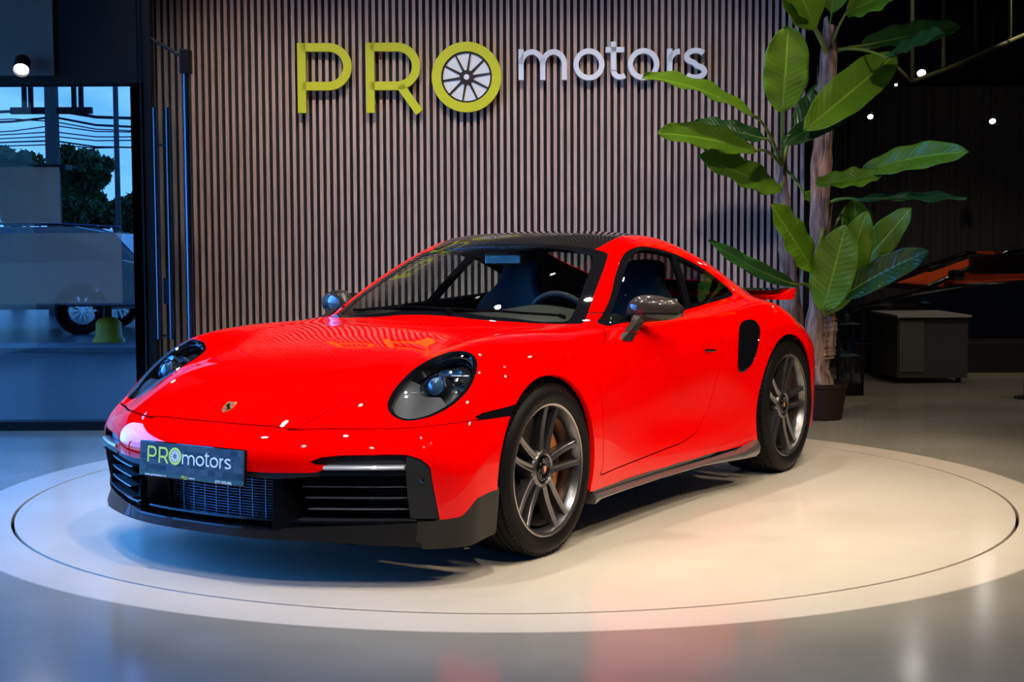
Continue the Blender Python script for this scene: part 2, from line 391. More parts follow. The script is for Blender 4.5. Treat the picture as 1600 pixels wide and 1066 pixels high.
def make_shell(dx=.014, da=.95):
    th = np.radians(np.concatenate([np.arange(-52, 90, da), [90.]])); nt = len(th)
    cols = []
    xb, xf, zc = -3.0, .45, .55
    for ph in np.radians(np.arange(90, 0, -2.5)): cols.append(((xb, 0, zc), (-math.sin(ph), math.cos(ph))))
    for x in np.arange(xb, xf+dx/2, dx): cols.append(((x, 0, zc), (0., 1.)))
    for ph in np.radians(np.arange(1.2, 90.1, 1.2)): cols.append(((xf, 0, zc), (math.sin(ph), math.cos(ph))))
    nc = len(cols)
    O = np.repeat(np.array([c[0] for c in cols])[:, None], nt, 1)
    D = np.zeros((nc, nt, 3)); c2 = np.array([c[1] for c in cols])
    D[..., 0] = c2[:, None, 0]*np.cos(th); D[..., 1] = c2[:, None, 1]*np.cos(th); D[..., 2] = np.sin(th)
    P = solve_ray(O.reshape(-1, 3), D.reshape(-1, 3))
    P[P[:, 1] < 1e-4, 1] = 0.
    F = []
    for i in range(nc-1):
        for j in range(nt-1):
            a = i*nt+j; F.append([a, a+1, a+nt+1, a+nt])
    return P, F

class Shell:
    def __init__(s):
        s.V, s.F = make_shell(); s.L = np.zeros(len(s.F), int); s.names = ['body']
        # orient outward
        f = s.F[len(s.F)//2]; a, b, c = s.V[f[0]], s.V[f[1]], s.V[f[2]]
        n = np.cross(b-a, c-a)
        if np.dot(n, grad((a+c)/2)) < 0: s.F = [g[::-1] for g in s.F]
    def lab(s, name):
        if name not in s.names: s.names.append(name)
        return s.names.index(name)
    def cut(s, fn, src, new, mask=None, eps=1e-5):
        """faces of the src labels where fn<0 get label new; faces are split along fn=0"""
        src = [s.lab(n) for n in src]; new = s.lab(new)
        d = fn(s.V)
        if mask is not None: mk = mask(s.V)
        d = np.where(np.abs(d) < eps, eps, d)
        neg = d < 0
        todo = []; S = set(src)
        for i, f in enumerate(s.F):
            if s.L[i] not in S: continue
            if mask is not None and not mk[f].all(): continue
            k = sum(neg[v] for v in f)
            if k == 0: continue
            if k == len(f): s.L[i] = new
            else: todo.append(i)
        if not todo: return
        edges = {}; EA = []; EB = []
        for i in todo:
            f = s.F[i]
            for a, b in zip(f, f[1:]+f[:1]):
                if neg[a] != neg[b]:
                    k = (a, b) if a < b else (b, a)
                    if k not in edges: edges[k] = len(EA); EA.append(k[0]); EB.append(k[1])
        A = s.V[EA]; B = s.V[EB]; na = neg[EA]; lo = np.zeros(len(EA)); hi = np.ones(len(EA))
        for _ in range(14):
            m = (lo+hi)/2; q = (fn(A+(B-A)*m[:, None]) < 0) == na
            lo = np.where(q, m, lo); hi = np.where(q, hi, m)
        P = A+(B-A)*((lo+hi)/2)[:, None]
        g = grad(P); P2 = P-g*body(P)[:, None]
        P2[P[:, 1] < 1e-6, 1] = 0
        n0 = len(s.V); s.V = np.vstack([s.V, P2]); nl = []
        # every face sharing a split edge must get the new vertex (keeps the shell closed)
        todo_s = set(todo); oldF = s.F; s.F = []
        for i, f in enumerate(oldF):
            if i in todo_s:
                pos = []; ng = []
                for a, b in zip(f, f[1:]+f[:1]):
                    (ng if neg[a] else pos).append(a)
                    if neg[a] != neg[b]:
                        v = n0+edges[(a, b) if a < b else (b, a)]; pos.append(v); ng.append(v)
                if len(pos) > 2: s.F.append(pos); nl.append(s.L[i])
                if len(ng) > 2: s.F.append(ng); nl.append(new)
            else:
                h = [e for a, b in zip(f, f[1:]+f[:1]) for e in ((a, n0+edges[(min(a, b), max(a, b))]) if (min(a, b), max(a, b)) in edges else (a,))] if len(f) < 12 else f
                s.F.append(h); nl.append(s.L[i])
        s.L = np.array(nl)
    def finish(s):
        s.N = grad(s.V)

def poly_sdf(Q, poly):
    """signed distance (negative inside) of 2D points to a closed polygon"""
    poly = np.asarray(poly, float); d2 = np.full(len(Q), 1e9); ins = np.zeros(len(Q), bool)
    lo = poly.min(0)-.1; hi = poly.max(0)+.1
    near = ((Q > lo) & (Q < hi)).all(1); q = Q[near]; dd = np.full(len(q), 1e9); ii = np.zeros(len(q), bool)
    for a, b in zip(poly, np.roll(poly, -1, 0)):
        e = b-a; w = q-a; t = np.clip((w@e)/max(e@e, 1e-12), 0, 1)
        dd = np.minimum(dd, ((w-t[:, None]*e)**2).sum(1))
        c = (a[1] > q[:, 1]) != (b[1] > q[:, 1])
        with np.errstate(divide='ignore', invalid='ignore'):
            xx = (b[0]-a[0])*(q[:, 1]-a[1])/(b[1]-a[1])+a[0]
        ii ^= c & (q[:, 0] < xx)
    r = np.full(len(Q), .1); dd = np.sqrt(dd); r[near] = np.where(ii, -dd, dd)
    return r
def smooth_closed(p, n=5):
    p = np.asarray(p, float); m = len(p); out = []
    for i in range(m):
        a, b, c, d = p[i-1], p[i], p[(i+1) % m], p[(i+2) % m]
        for k in range(n):
            t = k/n; out.append(.5*((2*b)+(c-a)*t+(2*a-5*b+4*c-d)*t*t+(-a+3*b-3*c+d)*t**3))
    return np.array(out)
def round_poly(p, r=.02, n=5):
    """polygon with each corner rounded by radius-ish r"""
    p = np.asarray(p, float); out = []
    for i in range(len(p)):
        a, b, c = p[i-1], p[i], p[(i+1) % len(p)]
        u = a-b; v = c-b; lu, lv = np.linalg.norm(u), np.linalg.norm(v); q = min(r, lu*.45, lv*.45)
        A = b+u/lu*q; B = b+v/lv*q
        for k in range(n+1):
            t = k/n; out.append((1-t)**2*A+2*t*(1-t)*b+t*t*B)
    return np.array(out)
XZ = np.array([[1, 0, 0], [0, 0, 1.]]); YZ = np.array([[0, 1, 0], [0, 0, 1.]]); XY = np.array([[1, 0, 0], [0, 1, 0.]])
def pf(poly, M, off=0.):
    return lambda V: poly_sdf(V@M.T, poly)+off
# ---------------------------------------------------------------- feature outlines on the body (metres, car frame)
LAMP3 = np.array([(0.640, 0.609, 0.640), (0.614, 0.596, 0.660), (0.562, 0.582, 0.691), (0.497, 0.572, 0.723), (0.422, 0.567, 0.755), (0.359, 0.580, 0.782), (0.327, 0.615, 0.802), (0.311, 0.651, 0.816), (0.306, 0.692, 0.822), (0.303, 0.729, 0.820), (0.310, 0.766, 0.807), (0.329, 0.793, 0.787), (0.355, 0.812, 0.763), (0.396, 0.827, 0.730), (0.437, 0.834, 0.699), (0.484, 0.832, 0.669), (0.531, 0.820, 0.641), (0.577, 0.800, 0.619), (0.618, 0.775, 0.604), (0.647, 0.741, 0.595), (0.662, 0.703, 0.593), (0.665, 0.663, 0.603), (0.657, 0.632, 0.620)])
lc = LAMP3.mean(0); ln = np.array([.62, .25, .74]); ln /= np.linalg.norm(ln)
lu_ = np.cross([0, 0, 1.], ln); lu_ /= np.linalg.norm(lu_); lv_ = np.cross(ln, lu_)
LM = np.array([lu_, lv_])
LAMPP = smooth_closed(LAMP3@LM.T, 4)
DLO = smooth_closed([(-.655, .872), (-.72, .912), (-.817, .973), (-.90, 1.026), (-.996, 1.085), (-1.132, 1.158), (-1.245, 1.200), (-1.386, 1.216), (-1.525, 1.207), (-1.688, 1.184), (-1.843, 1.146), (-2.011, 1.096), (-2.16, 1.038), (-2.225, .998), (-2.205, .968), (-2.104, .950), (-1.84, .931), (-1.545, .913), (-1.295, .898), (-.959, .883), (-.76, .874)], 3)
WSP = round_poly([(-.43, -.5), (-.43, .05), (-.441, .254), (-.465, .36), (-.518, .524), (-.585, .712), (-.70, .688), (-.836, .648), (-1.024, .591), (-1.142, .548), (-1.142, .48), (-1.122, .381), (-1.104, .277), (-1.09, .1), (-1.088, -.5)], .03)
ROOFP = round_poly([(-1.075, -.5), (-1.078, .1), (-1.093, .277), (-1.111, .381), (-1.13, .478), (-1.30, .497), (-1.6, .485), (-1.9, .455), (-2.06, .42), (-2.09, .2), (-2.10, -.5)], .03)
RWP = round_poly([(-2.15, -.5), (-2.14, .2), (-2.12, .40), (-2.3, .42), (-2.75, .36), (-2.78, .2), (-2.79, -.5)], .05)
INTK = smooth_closed([(-1.780, .804), (-1.830, .833), (-1.921, .842), (-1.985, .832), (-2.003, .802), (-1.990, .751), (-1.957, .685), (-1.920, .636), (-1.872, .605), (-1.815, .590), (-1.779, .603), (-1.768, .663), (-1.767, .746)], 4)
MARK = np.array([(.505, .587), (.48, .600), (.45, .610), (.38, .618), (.25, .630), (.25, .592), (.38, .590)])
HOOD = round_poly([(.897, -.5), (.893, .15), (.872, .377), (.774, .436), (.65, .485), (.4, .535), (.1, .572), (-.3, .615), (-.485, .64), (-.47, .50), (-.425, .36), (-.402, .25), (-.392, .05), (-.392, -.5)], .015)
def zseam(y): return np.interp(y, [0, .369, .521, .61, .707, .81, .883, .95], [.562, .562, .570, .569, .569, .578, .587, .592])
DOOR = round_poly([(-.63, .92), (-.61, .868), (-.47, .79), (-.425, .72), (-.415, .6), (-.435, .45), (-.435, .30), (-.40, .262), (-.80, .275), (-1.235, .296), (-1.40, .325), (-1.525, .43), (-1.587, .60), (-1.604, .70), (-1.60, .81), (-1.60, .88), (-1.605, .96)], .03)
OPENP = np.array([(-.5, .418), (.341, .419), (.505, .424), (.537, .440), (.530, .450), (.481, .452), (.488, .464), (.52, .478), (.576, .485), (.72, .488), (.774, .486), (.813, .470), (.840, .443), (.846, .346), (.85, .247), (.85, -.1), (-.5, -.1)])
BOTX = np.array([(.20, .325), (.45, .327), (.537, .313), (.57, .274), (.593, .253), (.66, .246), (1.2, .246), (1.2, -.1), (.2, -.1)])

sh = Shell()
ypos = lambda a: (lambda V: V[:, 1] > a)
ALL = ['body']
sh.cut(pf(OPENP, YZ), ALL, 'hole', lambda V: V[:, 0] > .3)
sh.cut(pf(BOTX, XZ), ALL, 'hole', lambda V: V[:, 1] > .3)
sh.cut(lambda V: V[:, 2]-.206, ALL, 'hole')
for cx, cz, r in ((.035, .342, .376), (-2.38, .36, .387)):
    sh.cut(lambda V: np.hypot(V[:, 0]-cx, V[:, 2]-cz)-r, ALL, 'hole', lambda V: (V[:, 1] > .35) & (V[:, 2] < .8))
fr = lambda V: V[:, 0] > .3
H = ['hole']
ENDP = round_poly([(.398, .335), (.398, .162), (.55, .143), (.64, .146), (.80, .155), (1.2, .165), (1.2, .243), (.66, .243), (.645, .30), (.55, .34)], .004)
sh.cut(pf(ENDP, XZ), H, 'endplate', lambda V: (V[:, 1] > .78) & (V[:, 0] > .3))
LIPP = [(-.5, .180), (.45, .180), (.70, .166), (.84, .150), (.9, .148), (.95, .243), (.80, .240), (.42, .222), (.34, .212), (-.5, .212)]
sh.cut(lambda V: np.maximum(poly_sdf(V@YZ.T, LIPP), .60-V[:, 0]), H, 'lip', fr)
sh.cut(pf(round_poly([(.775, .50), (.772, .255), (.90, .246), (.90, .50)], .003), YZ), H, 'cheek', fr)
sh.cut(pf(round_poly([(.515, .412), (.515, .447), (.775, .447), (.775, .412)], .004), YZ), H, 'light_bar', fr)
sh.cut(pf(round_poly([(-.5, .396), (-.5, .43), (.34, .43), (.535, .445), (.535, .412), (.36, .396)], .002), YZ), H, 'crossbar', fr)
sh.cut(pf(round_poly([(.46, .447), (.46, .50), (.80, .50), (.80, .447)], .002), YZ), H, 'slot', fr)
sh.cut(pf(LAMPP, LM), ALL, 'lamp_ring', lambda V: (V[:, 1] > .3) & (V[:, 0] > 0) & (V[:, 2] > .4))
sh.cut(pf(LAMPP, LM, .012), ['lamp_ring'], 'lamp', None)
_pc = np.array([.468, .702, .700])@LM.T
sh.cut(lambda V: np.maximum(.064-np.hypot(*((V@LM.T)-_pc).T), (.505+.30*(V[:, 1]-.70))-V[:, 0]), ['lamp'], 'lamp_low')
sh.cut(pf(DLO, XZ), ALL, 'trim', lambda V: (V[:, 1] > .4) & (V[:, 2] > .8))
def bp(x0, x1, z0=.90, z1=1.21):  # slanted b-pillar line, x at z
    return lambda V: V[:, 0]-(x0+(x1-x0)*(V[:, 2]-z0)/(z1-z0))
sh.cut(lambda V: np.maximum(poly_sdf(V@XZ.T, DLO)+.018, -bp(-1.485, -1.69)(V)), ['trim'], 'side_glass')
sh.cut(lambda V: np.maximum(poly_sdf(V@XZ.T, DLO)+.018, bp(-1.545, -1.75)(V)), ['trim'], 'quarter_glass')
sh.cut(pf(WSP, XY), ALL, 'frit', lambda V: (V[:, 2] > .8) & (V[:, 0] > -1.4) & (V[:, 0] < -.2))
WSG = round_poly([(-.46, -.5), (-.46, .05), (-.475, .3), (-.535, .52), (-.60, .645), (-.70, .628), (-.84, .585), (-1.0, .535), (-1.085, .50), (-1.08, .36), (-1.055, .2), (-1.045, 0), (-1.045, -.5)], .04)
sh.cut(pf(WSG, XY), ['frit'], 'windshield')
sh.cut(pf(ROOFP, XY), ALL, 'roof', lambda V: (V[:, 2] > .9))
sh.cut(pf(RWP, XY), ALL, 'rear_glass', lambda V: (V[:, 2] > .7) & (V[:, 0] < -1.9))
sh.cut(pf(INTK, XZ), ALL, 'intake', ypos(.5))
sh.cut(pf(MARK, XZ), ALL, 'marker', ypos(.5))
G = .0028
sh.cut(pf(HOOD, XY), ALL, 'hood', lambda V: V[:, 2] > .4)
sh.cut(lambda V: np.abs(poly_sdf(V@XY.T, HOOD))-G, ['body', 'hood'], 'gap', lambda V: V[:, 2] > .4)
sh.cut(lambda V: np.maximum(V[:, 2]-zseam(V[:, 1]), .2-V[:, 0]), ALL, 'bumper')
sh.cut(lambda V: np.maximum(np.abs(V[:, 2]-zseam(V[:, 1]))-G*.8, .28-V[:, 0]), ['body', 'bumper'], 'gap', lambda V: V[:, 1] > .33)
sh.cut(pf(DOOR, XZ), ALL, 'door', ypos(.5))
sh.cut(lambda V: np.abs(poly_sdf(V@XZ.T, DOOR))-G, ['body', 'door'], 'gap', lambda V: (V[:, 1] > .5) & (V[:, 2] < .95))
sh.cut(lambda V: np.maximum(-.46-V[:, 0], V[:, 2]-.868+.0*V[:, 0]), ALL, 'fender', ypos(.3))
sh.cut(lambda V: -.3-V[:, 0], ALL, 'fender', ypos(.3))
sh.finish()

def loops(faces):
    """directed boundary edges of a face list"""
    E = set()
    for f in faces:
        for a, b in zip(f, f[1:]+f[:1]): E.add((a, b))
    return [(a, b) for a, b in E if (b, a) not in E]
def panel(name, labels, mat, parent, depth=.012, sides=(1,), inner=False, offset=0., keep=None, ofn=None):
    ids = [sh.names.index(l) for l in labels if l in sh.names]
    F = [f for f, l in zip(sh.F, sh.L) if l in ids]
    if keep is not None: F = [f for f in F if keep(sh.V[f].mean(0))]
    V = []; N = []; out = []
    for sd in sides:
        idx = {}; base = []
        def vid(k, off, key):
            kk = (k, key)
            if kk not in idx:
                of = off+(ofn(sh.V[k]) if ofn else 0.)
                idx[kk] = len(V); p = sh.V[k]+sh.N[k]*of; n = sh.N[k]
                if sh.V[k][1] == 0: p = np.array([p[0], 0, p[2]]); n = np.array([n[0], 0, n[2]])
                V.append(p*[1, sd, 1]); N.append(n*[1, sd, 1])
            return idx[kk]
        for f in F:
            g = [vid(k, offset, 0) for k in f]
            out.append(g if sd > 0 else g[::-1])
        if depth > 0:
            for a, b in loops(F):
                if sh.V[a][1] == 0 and sh.V[b][1] == 0: continue
                q = [vid(a, offset, 1), vid(a, offset-depth, 2), vid(b, offset-depth, 2), vid(b, offset, 1)]
                t = np.cross(sh.V[b]-sh.V[a], sh.N[a]); t /= np.linalg.norm(t)+1e-9
                for k in q: N[k] = t*[1, sd, 1]
                out.append(q if sd > 0 else q[::-1])
            if inner:
                for f in F:
                    g = [vid(k, offset-depth, 3) for k in f]
                    for k in g: N[k] = -N[k] if tuple(N[k]) == tuple(sh.N[0]) else N[k]
                    out.append(g[::-1] if sd > 0 else g)
                for f in F:
                    for k in f: N[idx[(k, 3)]] = -sh.N[k]*[1, sd, 1]
    V = np.array(V); N = np.array(N)
    # merge the two halves on the centre plane
    me = bpy.data.meshes.new(name); me.from_pydata([tuple(v) for v in V], [], out); me.validate()
    me.update()
    for p in me.polygons: p.use_smooth = True
    me.normals_split_custom_set_from_vertices([tuple(n) for n in N])
    me.materials.append(mat)
    o = bpy.data.objects.new(name, me); C.objects.link(o)
    if parent: o.parent = parent
    return o
# ================================================================ the red sports car
car = empty('sports_car', (0, 0, 0), 0, 'glossy red sports coupe with black carbon roof parked on the round turntable', 'car')
BS = (1, -1)
nm_ = {}
def P1(name, lab, mat, sides=BS, **k): return panel(name, lab, mat, car, sides=sides, **k)
hood = P1('hood', ['hood'], M['red'])
bumper = P1('front_bumper', ['bumper'], M['red'], depth=.02)
P1('body_shell', ['body'], M['red'], depth=.003)
fenders = [P1('front_fender', ['fender'], M['red'], (sd,), depth=.02) for sd in BS]
doors = [P1('door', ['door'], M['red'], (sd,), depth=.003) for sd in BS]
P1('shut_line', ['gap'], M['dark'], depth=0, offset=-.009)
for sd in BS:
    P1('window_trim', ['trim'], M['black'], (sd,), offset=-.002, depth=.02)
    g = panel('side_window', ['side_glass'], M['sglass'], doors[0] if sd > 0 else doors[1], depth=.004, sides=(sd,), inner=True, offset=-.004)
    P1('quarter_window', ['quarter_glass'], M['sglass'], (sd,), depth=.004, inner=True, offset=-.004)
P1('windshield_border', ['frit'], M['black'], depth=.006, offset=-.001)
P1('windshield', ['windshield'], M['glass'], depth=.005, inner=True, offset=-.003)
P1('roof_panel', ['roof'], M['carbon_roof'], depth=.02, inner=True)
P1('rear_window', ['rear_glass'], M['sglass'], depth=.004, inner=True, offset=-.004)
# chrome-like light seam strip in front of the roof panel
# ---- front lower: lip, cheeks, light bars
def lipoff(p):
    f = np.clip((p[0]-.50)/.25, 0, 1); f = f*f*(3-2*f)
    return f*(.004+.022*np.clip((.215-p[2])/.035, 0, 1))
P1('front_lip', ['lip'], M['lip'], depth=.05, ofn=lipoff, keep=lambda q: q[2] > .0)
P1('cabin_lining', ['body', 'door'], M['dark'], depth=0, offset=-.0036, keep=lambda q: q[2] > .60 and q[0] < -.5 and q[0] > -3.0)
for sd in BS:
    P1('lip_endplate', ['endplate'], M['endplate'], (sd,), depth=.04, ofn=lipoff)
    P1('intake_cheek', ['cheek'], M['matte'], (sd,), depth=.05, offset=-.004)
    P1('light_bar', ['light_bar'], M['black'], (sd,), depth=.03, offset=.0)
    P1('bumper_slot', ['slot'], M['bluegrey'], (sd,), depth=0, offset=-.03)
P1('lower_crossbar', ['crossbar'], M['matte'], depth=.03, offset=-.004)
def nx(y, z, off=0.):
    y = abs(y); return float(FX(np.array([z]))[0]-FD(np.array([y]))[0])-.012+off
def nose_bar(mb, y0, y1, za, zb, oa, ob, n=14):
    """bar following the nose in plan: heights za..zb, offsets oa..ob"""
    R = []
    for y in np.linspace(y0, y1, n):
        a = nx(y, .35, oa); b = nx(y, .35, ob)
        R.append([(a, y, za), (b, y, za), (b, y, zb), (a, y, zb)])
    mb.loft(R); return mb
# shelf on top of the lip
mb = MB(); nose_bar(mb, -.86, .86, .236, .243, -.22, -.02, 30); nose_bar(mb, -.36, .36, .206, .213, -.22, .0, 20)
mb.build('lip_shelf', M['black'], car)
mb = MB(); nose_bar(mb, -.60, .60, .158, .50, -.27, -.24, 24); mb.build('bumper_backing', M['dark'], car)
# side returns of the lip under the fenders
# central radiator
mb = MB(); nose_bar(mb, -.30, .30, .22, .40, -.15, -.14)
mb.build('radiator', M['dark'], car)
mb = MB()
for k in range(17): nose_bar(mb, -.29, .29, .226+k*.0103, .2285+k*.0103, -.14, -.128, 6)
for k in range(10): y = -.27+k*.06; mb.box((nx(y, .35, -.134), y, .31), (.014, .004, .19))
mb.build('radiator_louvre', pbr('radiator_metal', (.10, .13, .17), .4, .6), car)
for sd in BS:
    mb = MB()   # smooth duct wall beside the radiator
    mb.loft([[(nx(.34, .35, o), sd*y, z) for z in (.215, .40)] for o, y in ((-.03, .338), (-.06, .325), (-.10, .305), (-.145, .298))], closed=False)
    mb.build('duct_wall', M['bluegrey'], car, smooth=180)
    mb = MB()   # gloss black fin
    ri = []
    for t in np.linspace(0, 1, 8):
        z = .210+t*.19; w = .070*(1-t)**1.5+.022
        a = .336; xa = nx(.34, .35, -.006)+.008*(1-t); xb = nx(.42, .35, -.01)
        ri.append([(xa, sd*a, z), (xa-.006, sd*(a+.008), z), (xb-.02+.03*(t), sd*(a+w), z), (xb-.10, sd*(a+w), z), (xa-.13, sd*a, z)])
    mb.loft(ri); mb.build('intake_fin', M['black'], car, smooth=40)
    # outer intake: backing, three blades, fine louvres
    mb = MB(); nose_bar(mb, sd*.38, sd*.80, .23, .42, -.13, -.12); mb.build('intake_backing', M['dark'], car)
    mb = MB(); nose_bar(mb, sd*.42, sd*.785, .246, .252, -.06, -.012, 12); mb.build('intake_frame', M['matte'], car)
    for z, ya in ((.288, .455), (.328, .445), (.368, .435)):
        mb = MB(); R = []
        for y in np.linspace(ya, .785, 14):
            a = nx(y, .35, -.020); R.append([(a, sd*y, z+.002), (a+.002, sd*y, z-.002), (a-.055, sd*y, z-.012), (a-.055, sd*y, z-.002)])
        mb.loft(R); mb.build('intake_blade', M['bluegrey'], car, smooth=30)
    mb = MB()
    for k in range(14): nose_bar(mb, sd*.62, sd*.785, .256+k*.0115, .2578+k*.0115, -.10, -.06, 8)
    mb.build('intake_louvre', M['lampgrey'], car)
    mb = MB(); R = []
    for y in np.linspace(.53, .772, 10):
        a = nx(y, .43, .016); R.append([(a, sd*y, .434), (a+.005, sd*y, .440), (a, sd*y, .447), (a-.03, sd*y, .449), (a-.03, sd*y, .434)])
    mb.loft(R); mb.build('light_strip', M['strip'], car, smooth=40)
    mb = MB(); q = np.array([nx(.80, .39, -.004)+.002, sd*.812, .392])
    mb.lathe([(.0, .004), (.006, .004), (.008, .0), (.012, -.002)], q, 'x', 16); mb.build('parking_sensor', M['black'], car, smooth=60)
    # side marker + intake recess + skirt
    P1('side_marker', ['marker'], M['black'], (sd,), depth=.02, offset=-.003)
    P1('lamp_bezel', ['lamp_ring'], M['black'], (sd,), depth=.05, offset=-.001)
# duct behind the side air intake
ci = np.array([-1.885, .72])
for sd in BS:
    ids = sh.names.index('intake'); F = [f for f, l in zip(sh.F, sh.L) if l == ids]
    V = []; out = []
    lp = {a: b for a, b in loops(F)}; st = next(iter(lp)); ring = [st]
    while lp[ring[-1]] != st: ring.append(lp[ring[-1]])
    mb = MB(); R = []
    for off, sc, bk in ((.004, 1.03, 0), (.006, 1.0, 0), (-.004, .95, 0), (-.03, .86, .01), (-.07, .72, .035), (-.13, .5, .07)):
        R.append([((ci[0]+(sh.V[k][0]-ci[0])*sc-bk), sd*(sh.V[k][1]+off), ci[1]+(sh.V[k][2]-ci[1])*sc) for k in ring])
    mb.loft(R, cap=True); it = mb.build('side_air_intake', M['black'], car, smooth=60)
    mb = MB(); mb.box((-1.86, sd*.885, .675), (.05, .02, .13), bev=.006); mb.build('intake_vane', M['bluegrey'], it)
    # rocker skirt
    mb = MB(); R = []
    for x, y, z0, z1, o in ((-.352, .915, .150, .190, .0), (-.40, .913, .166, .184, .006), (-.6, .900, .169, .182, .014), (-1.0, .890, .169, .181, .016), (-1.4, .893, .167, .181, .018), (-1.6, .903, .160, .182, .024), (-1.8, .925, .154, .188, .03), (-1.93, .945, .152, .21, .02), (-1.985, .95, .160, .222, .01)):
        R.append([(x, sd*(y-.10), z0+.0), (x, sd*(y+o), z0), (x, sd*(y+o+.006), (z0+z1)/2), (x, sd*(y+o-.002), z1), (x, sd*(y-.12), z1+.03)])
    mb.loft(R); mb.build('side_skirt', M['skirt'], car, smooth=40)
    mb = MB(); R = [[(x, sd*(y-.12), .184), (x, sd*(y-.006), .178), (x, sd*(y-.003), .208), (x, sd*(y-.12), .208)] for x, y in ((-.36, .905), (-.6, .894), (-1.0, .884), (-1.4, .887), (-1.7, .902), (-1.97, .935))]
    mb.loft(R); mb.build('sill_underside', M['black'], car)
    # flush door handle
    mb = MB(); y = float(WT(np.array([-1.49]), np.array([.712]))[0])
    mb.box((-1.488, sd*(y+.001), .716), (.115, .010, .012), R=np.array([[.996, 0, -.08], [0, 1, 0], [.08, 0, .996]]), bev=.004)
    d = doors[0] if sd > 0 else doors[1]; mb.build('door_handle', M['black'], d)
# ---- under side
mb = MB(); mb.box((-1.2, 0, .17), (1.62, 1.6, .05)); mb.box((.0, 0, .19), (1.3, 1.10, .08)); mb.box((-2.65, 0, .20), (1.5, 1.1, .08)); mb.box((.72, 0, .18), (.22, 1.2, .04))
mb.build('underbody', M['dark'], car)
for cx, cz, r, y0 in ((.035, .342, .383, .55), (-2.38, .36, .393, .55)):
    for sd in BS:
        mb = MB(); R = []
        for a in np.linspace(-.35, PI+.35, 40):
            ca, sa = math.cos(a), math.sin(a)
            R.append([(cx+ca*r*k, sd*y, cz+sa*r*k) for k, y in ((.02, y0), (1.0, y0), (1.0, .80), (.985, .905), (1.0, .905), (1.01, .80), (1.01, y0-.01), (.02, y0-.01))])
        mb.loft(R, cap=False); mb.build('wheel_arch_liner', M['dark'], car)
# red inner arch lips come from the panel rims

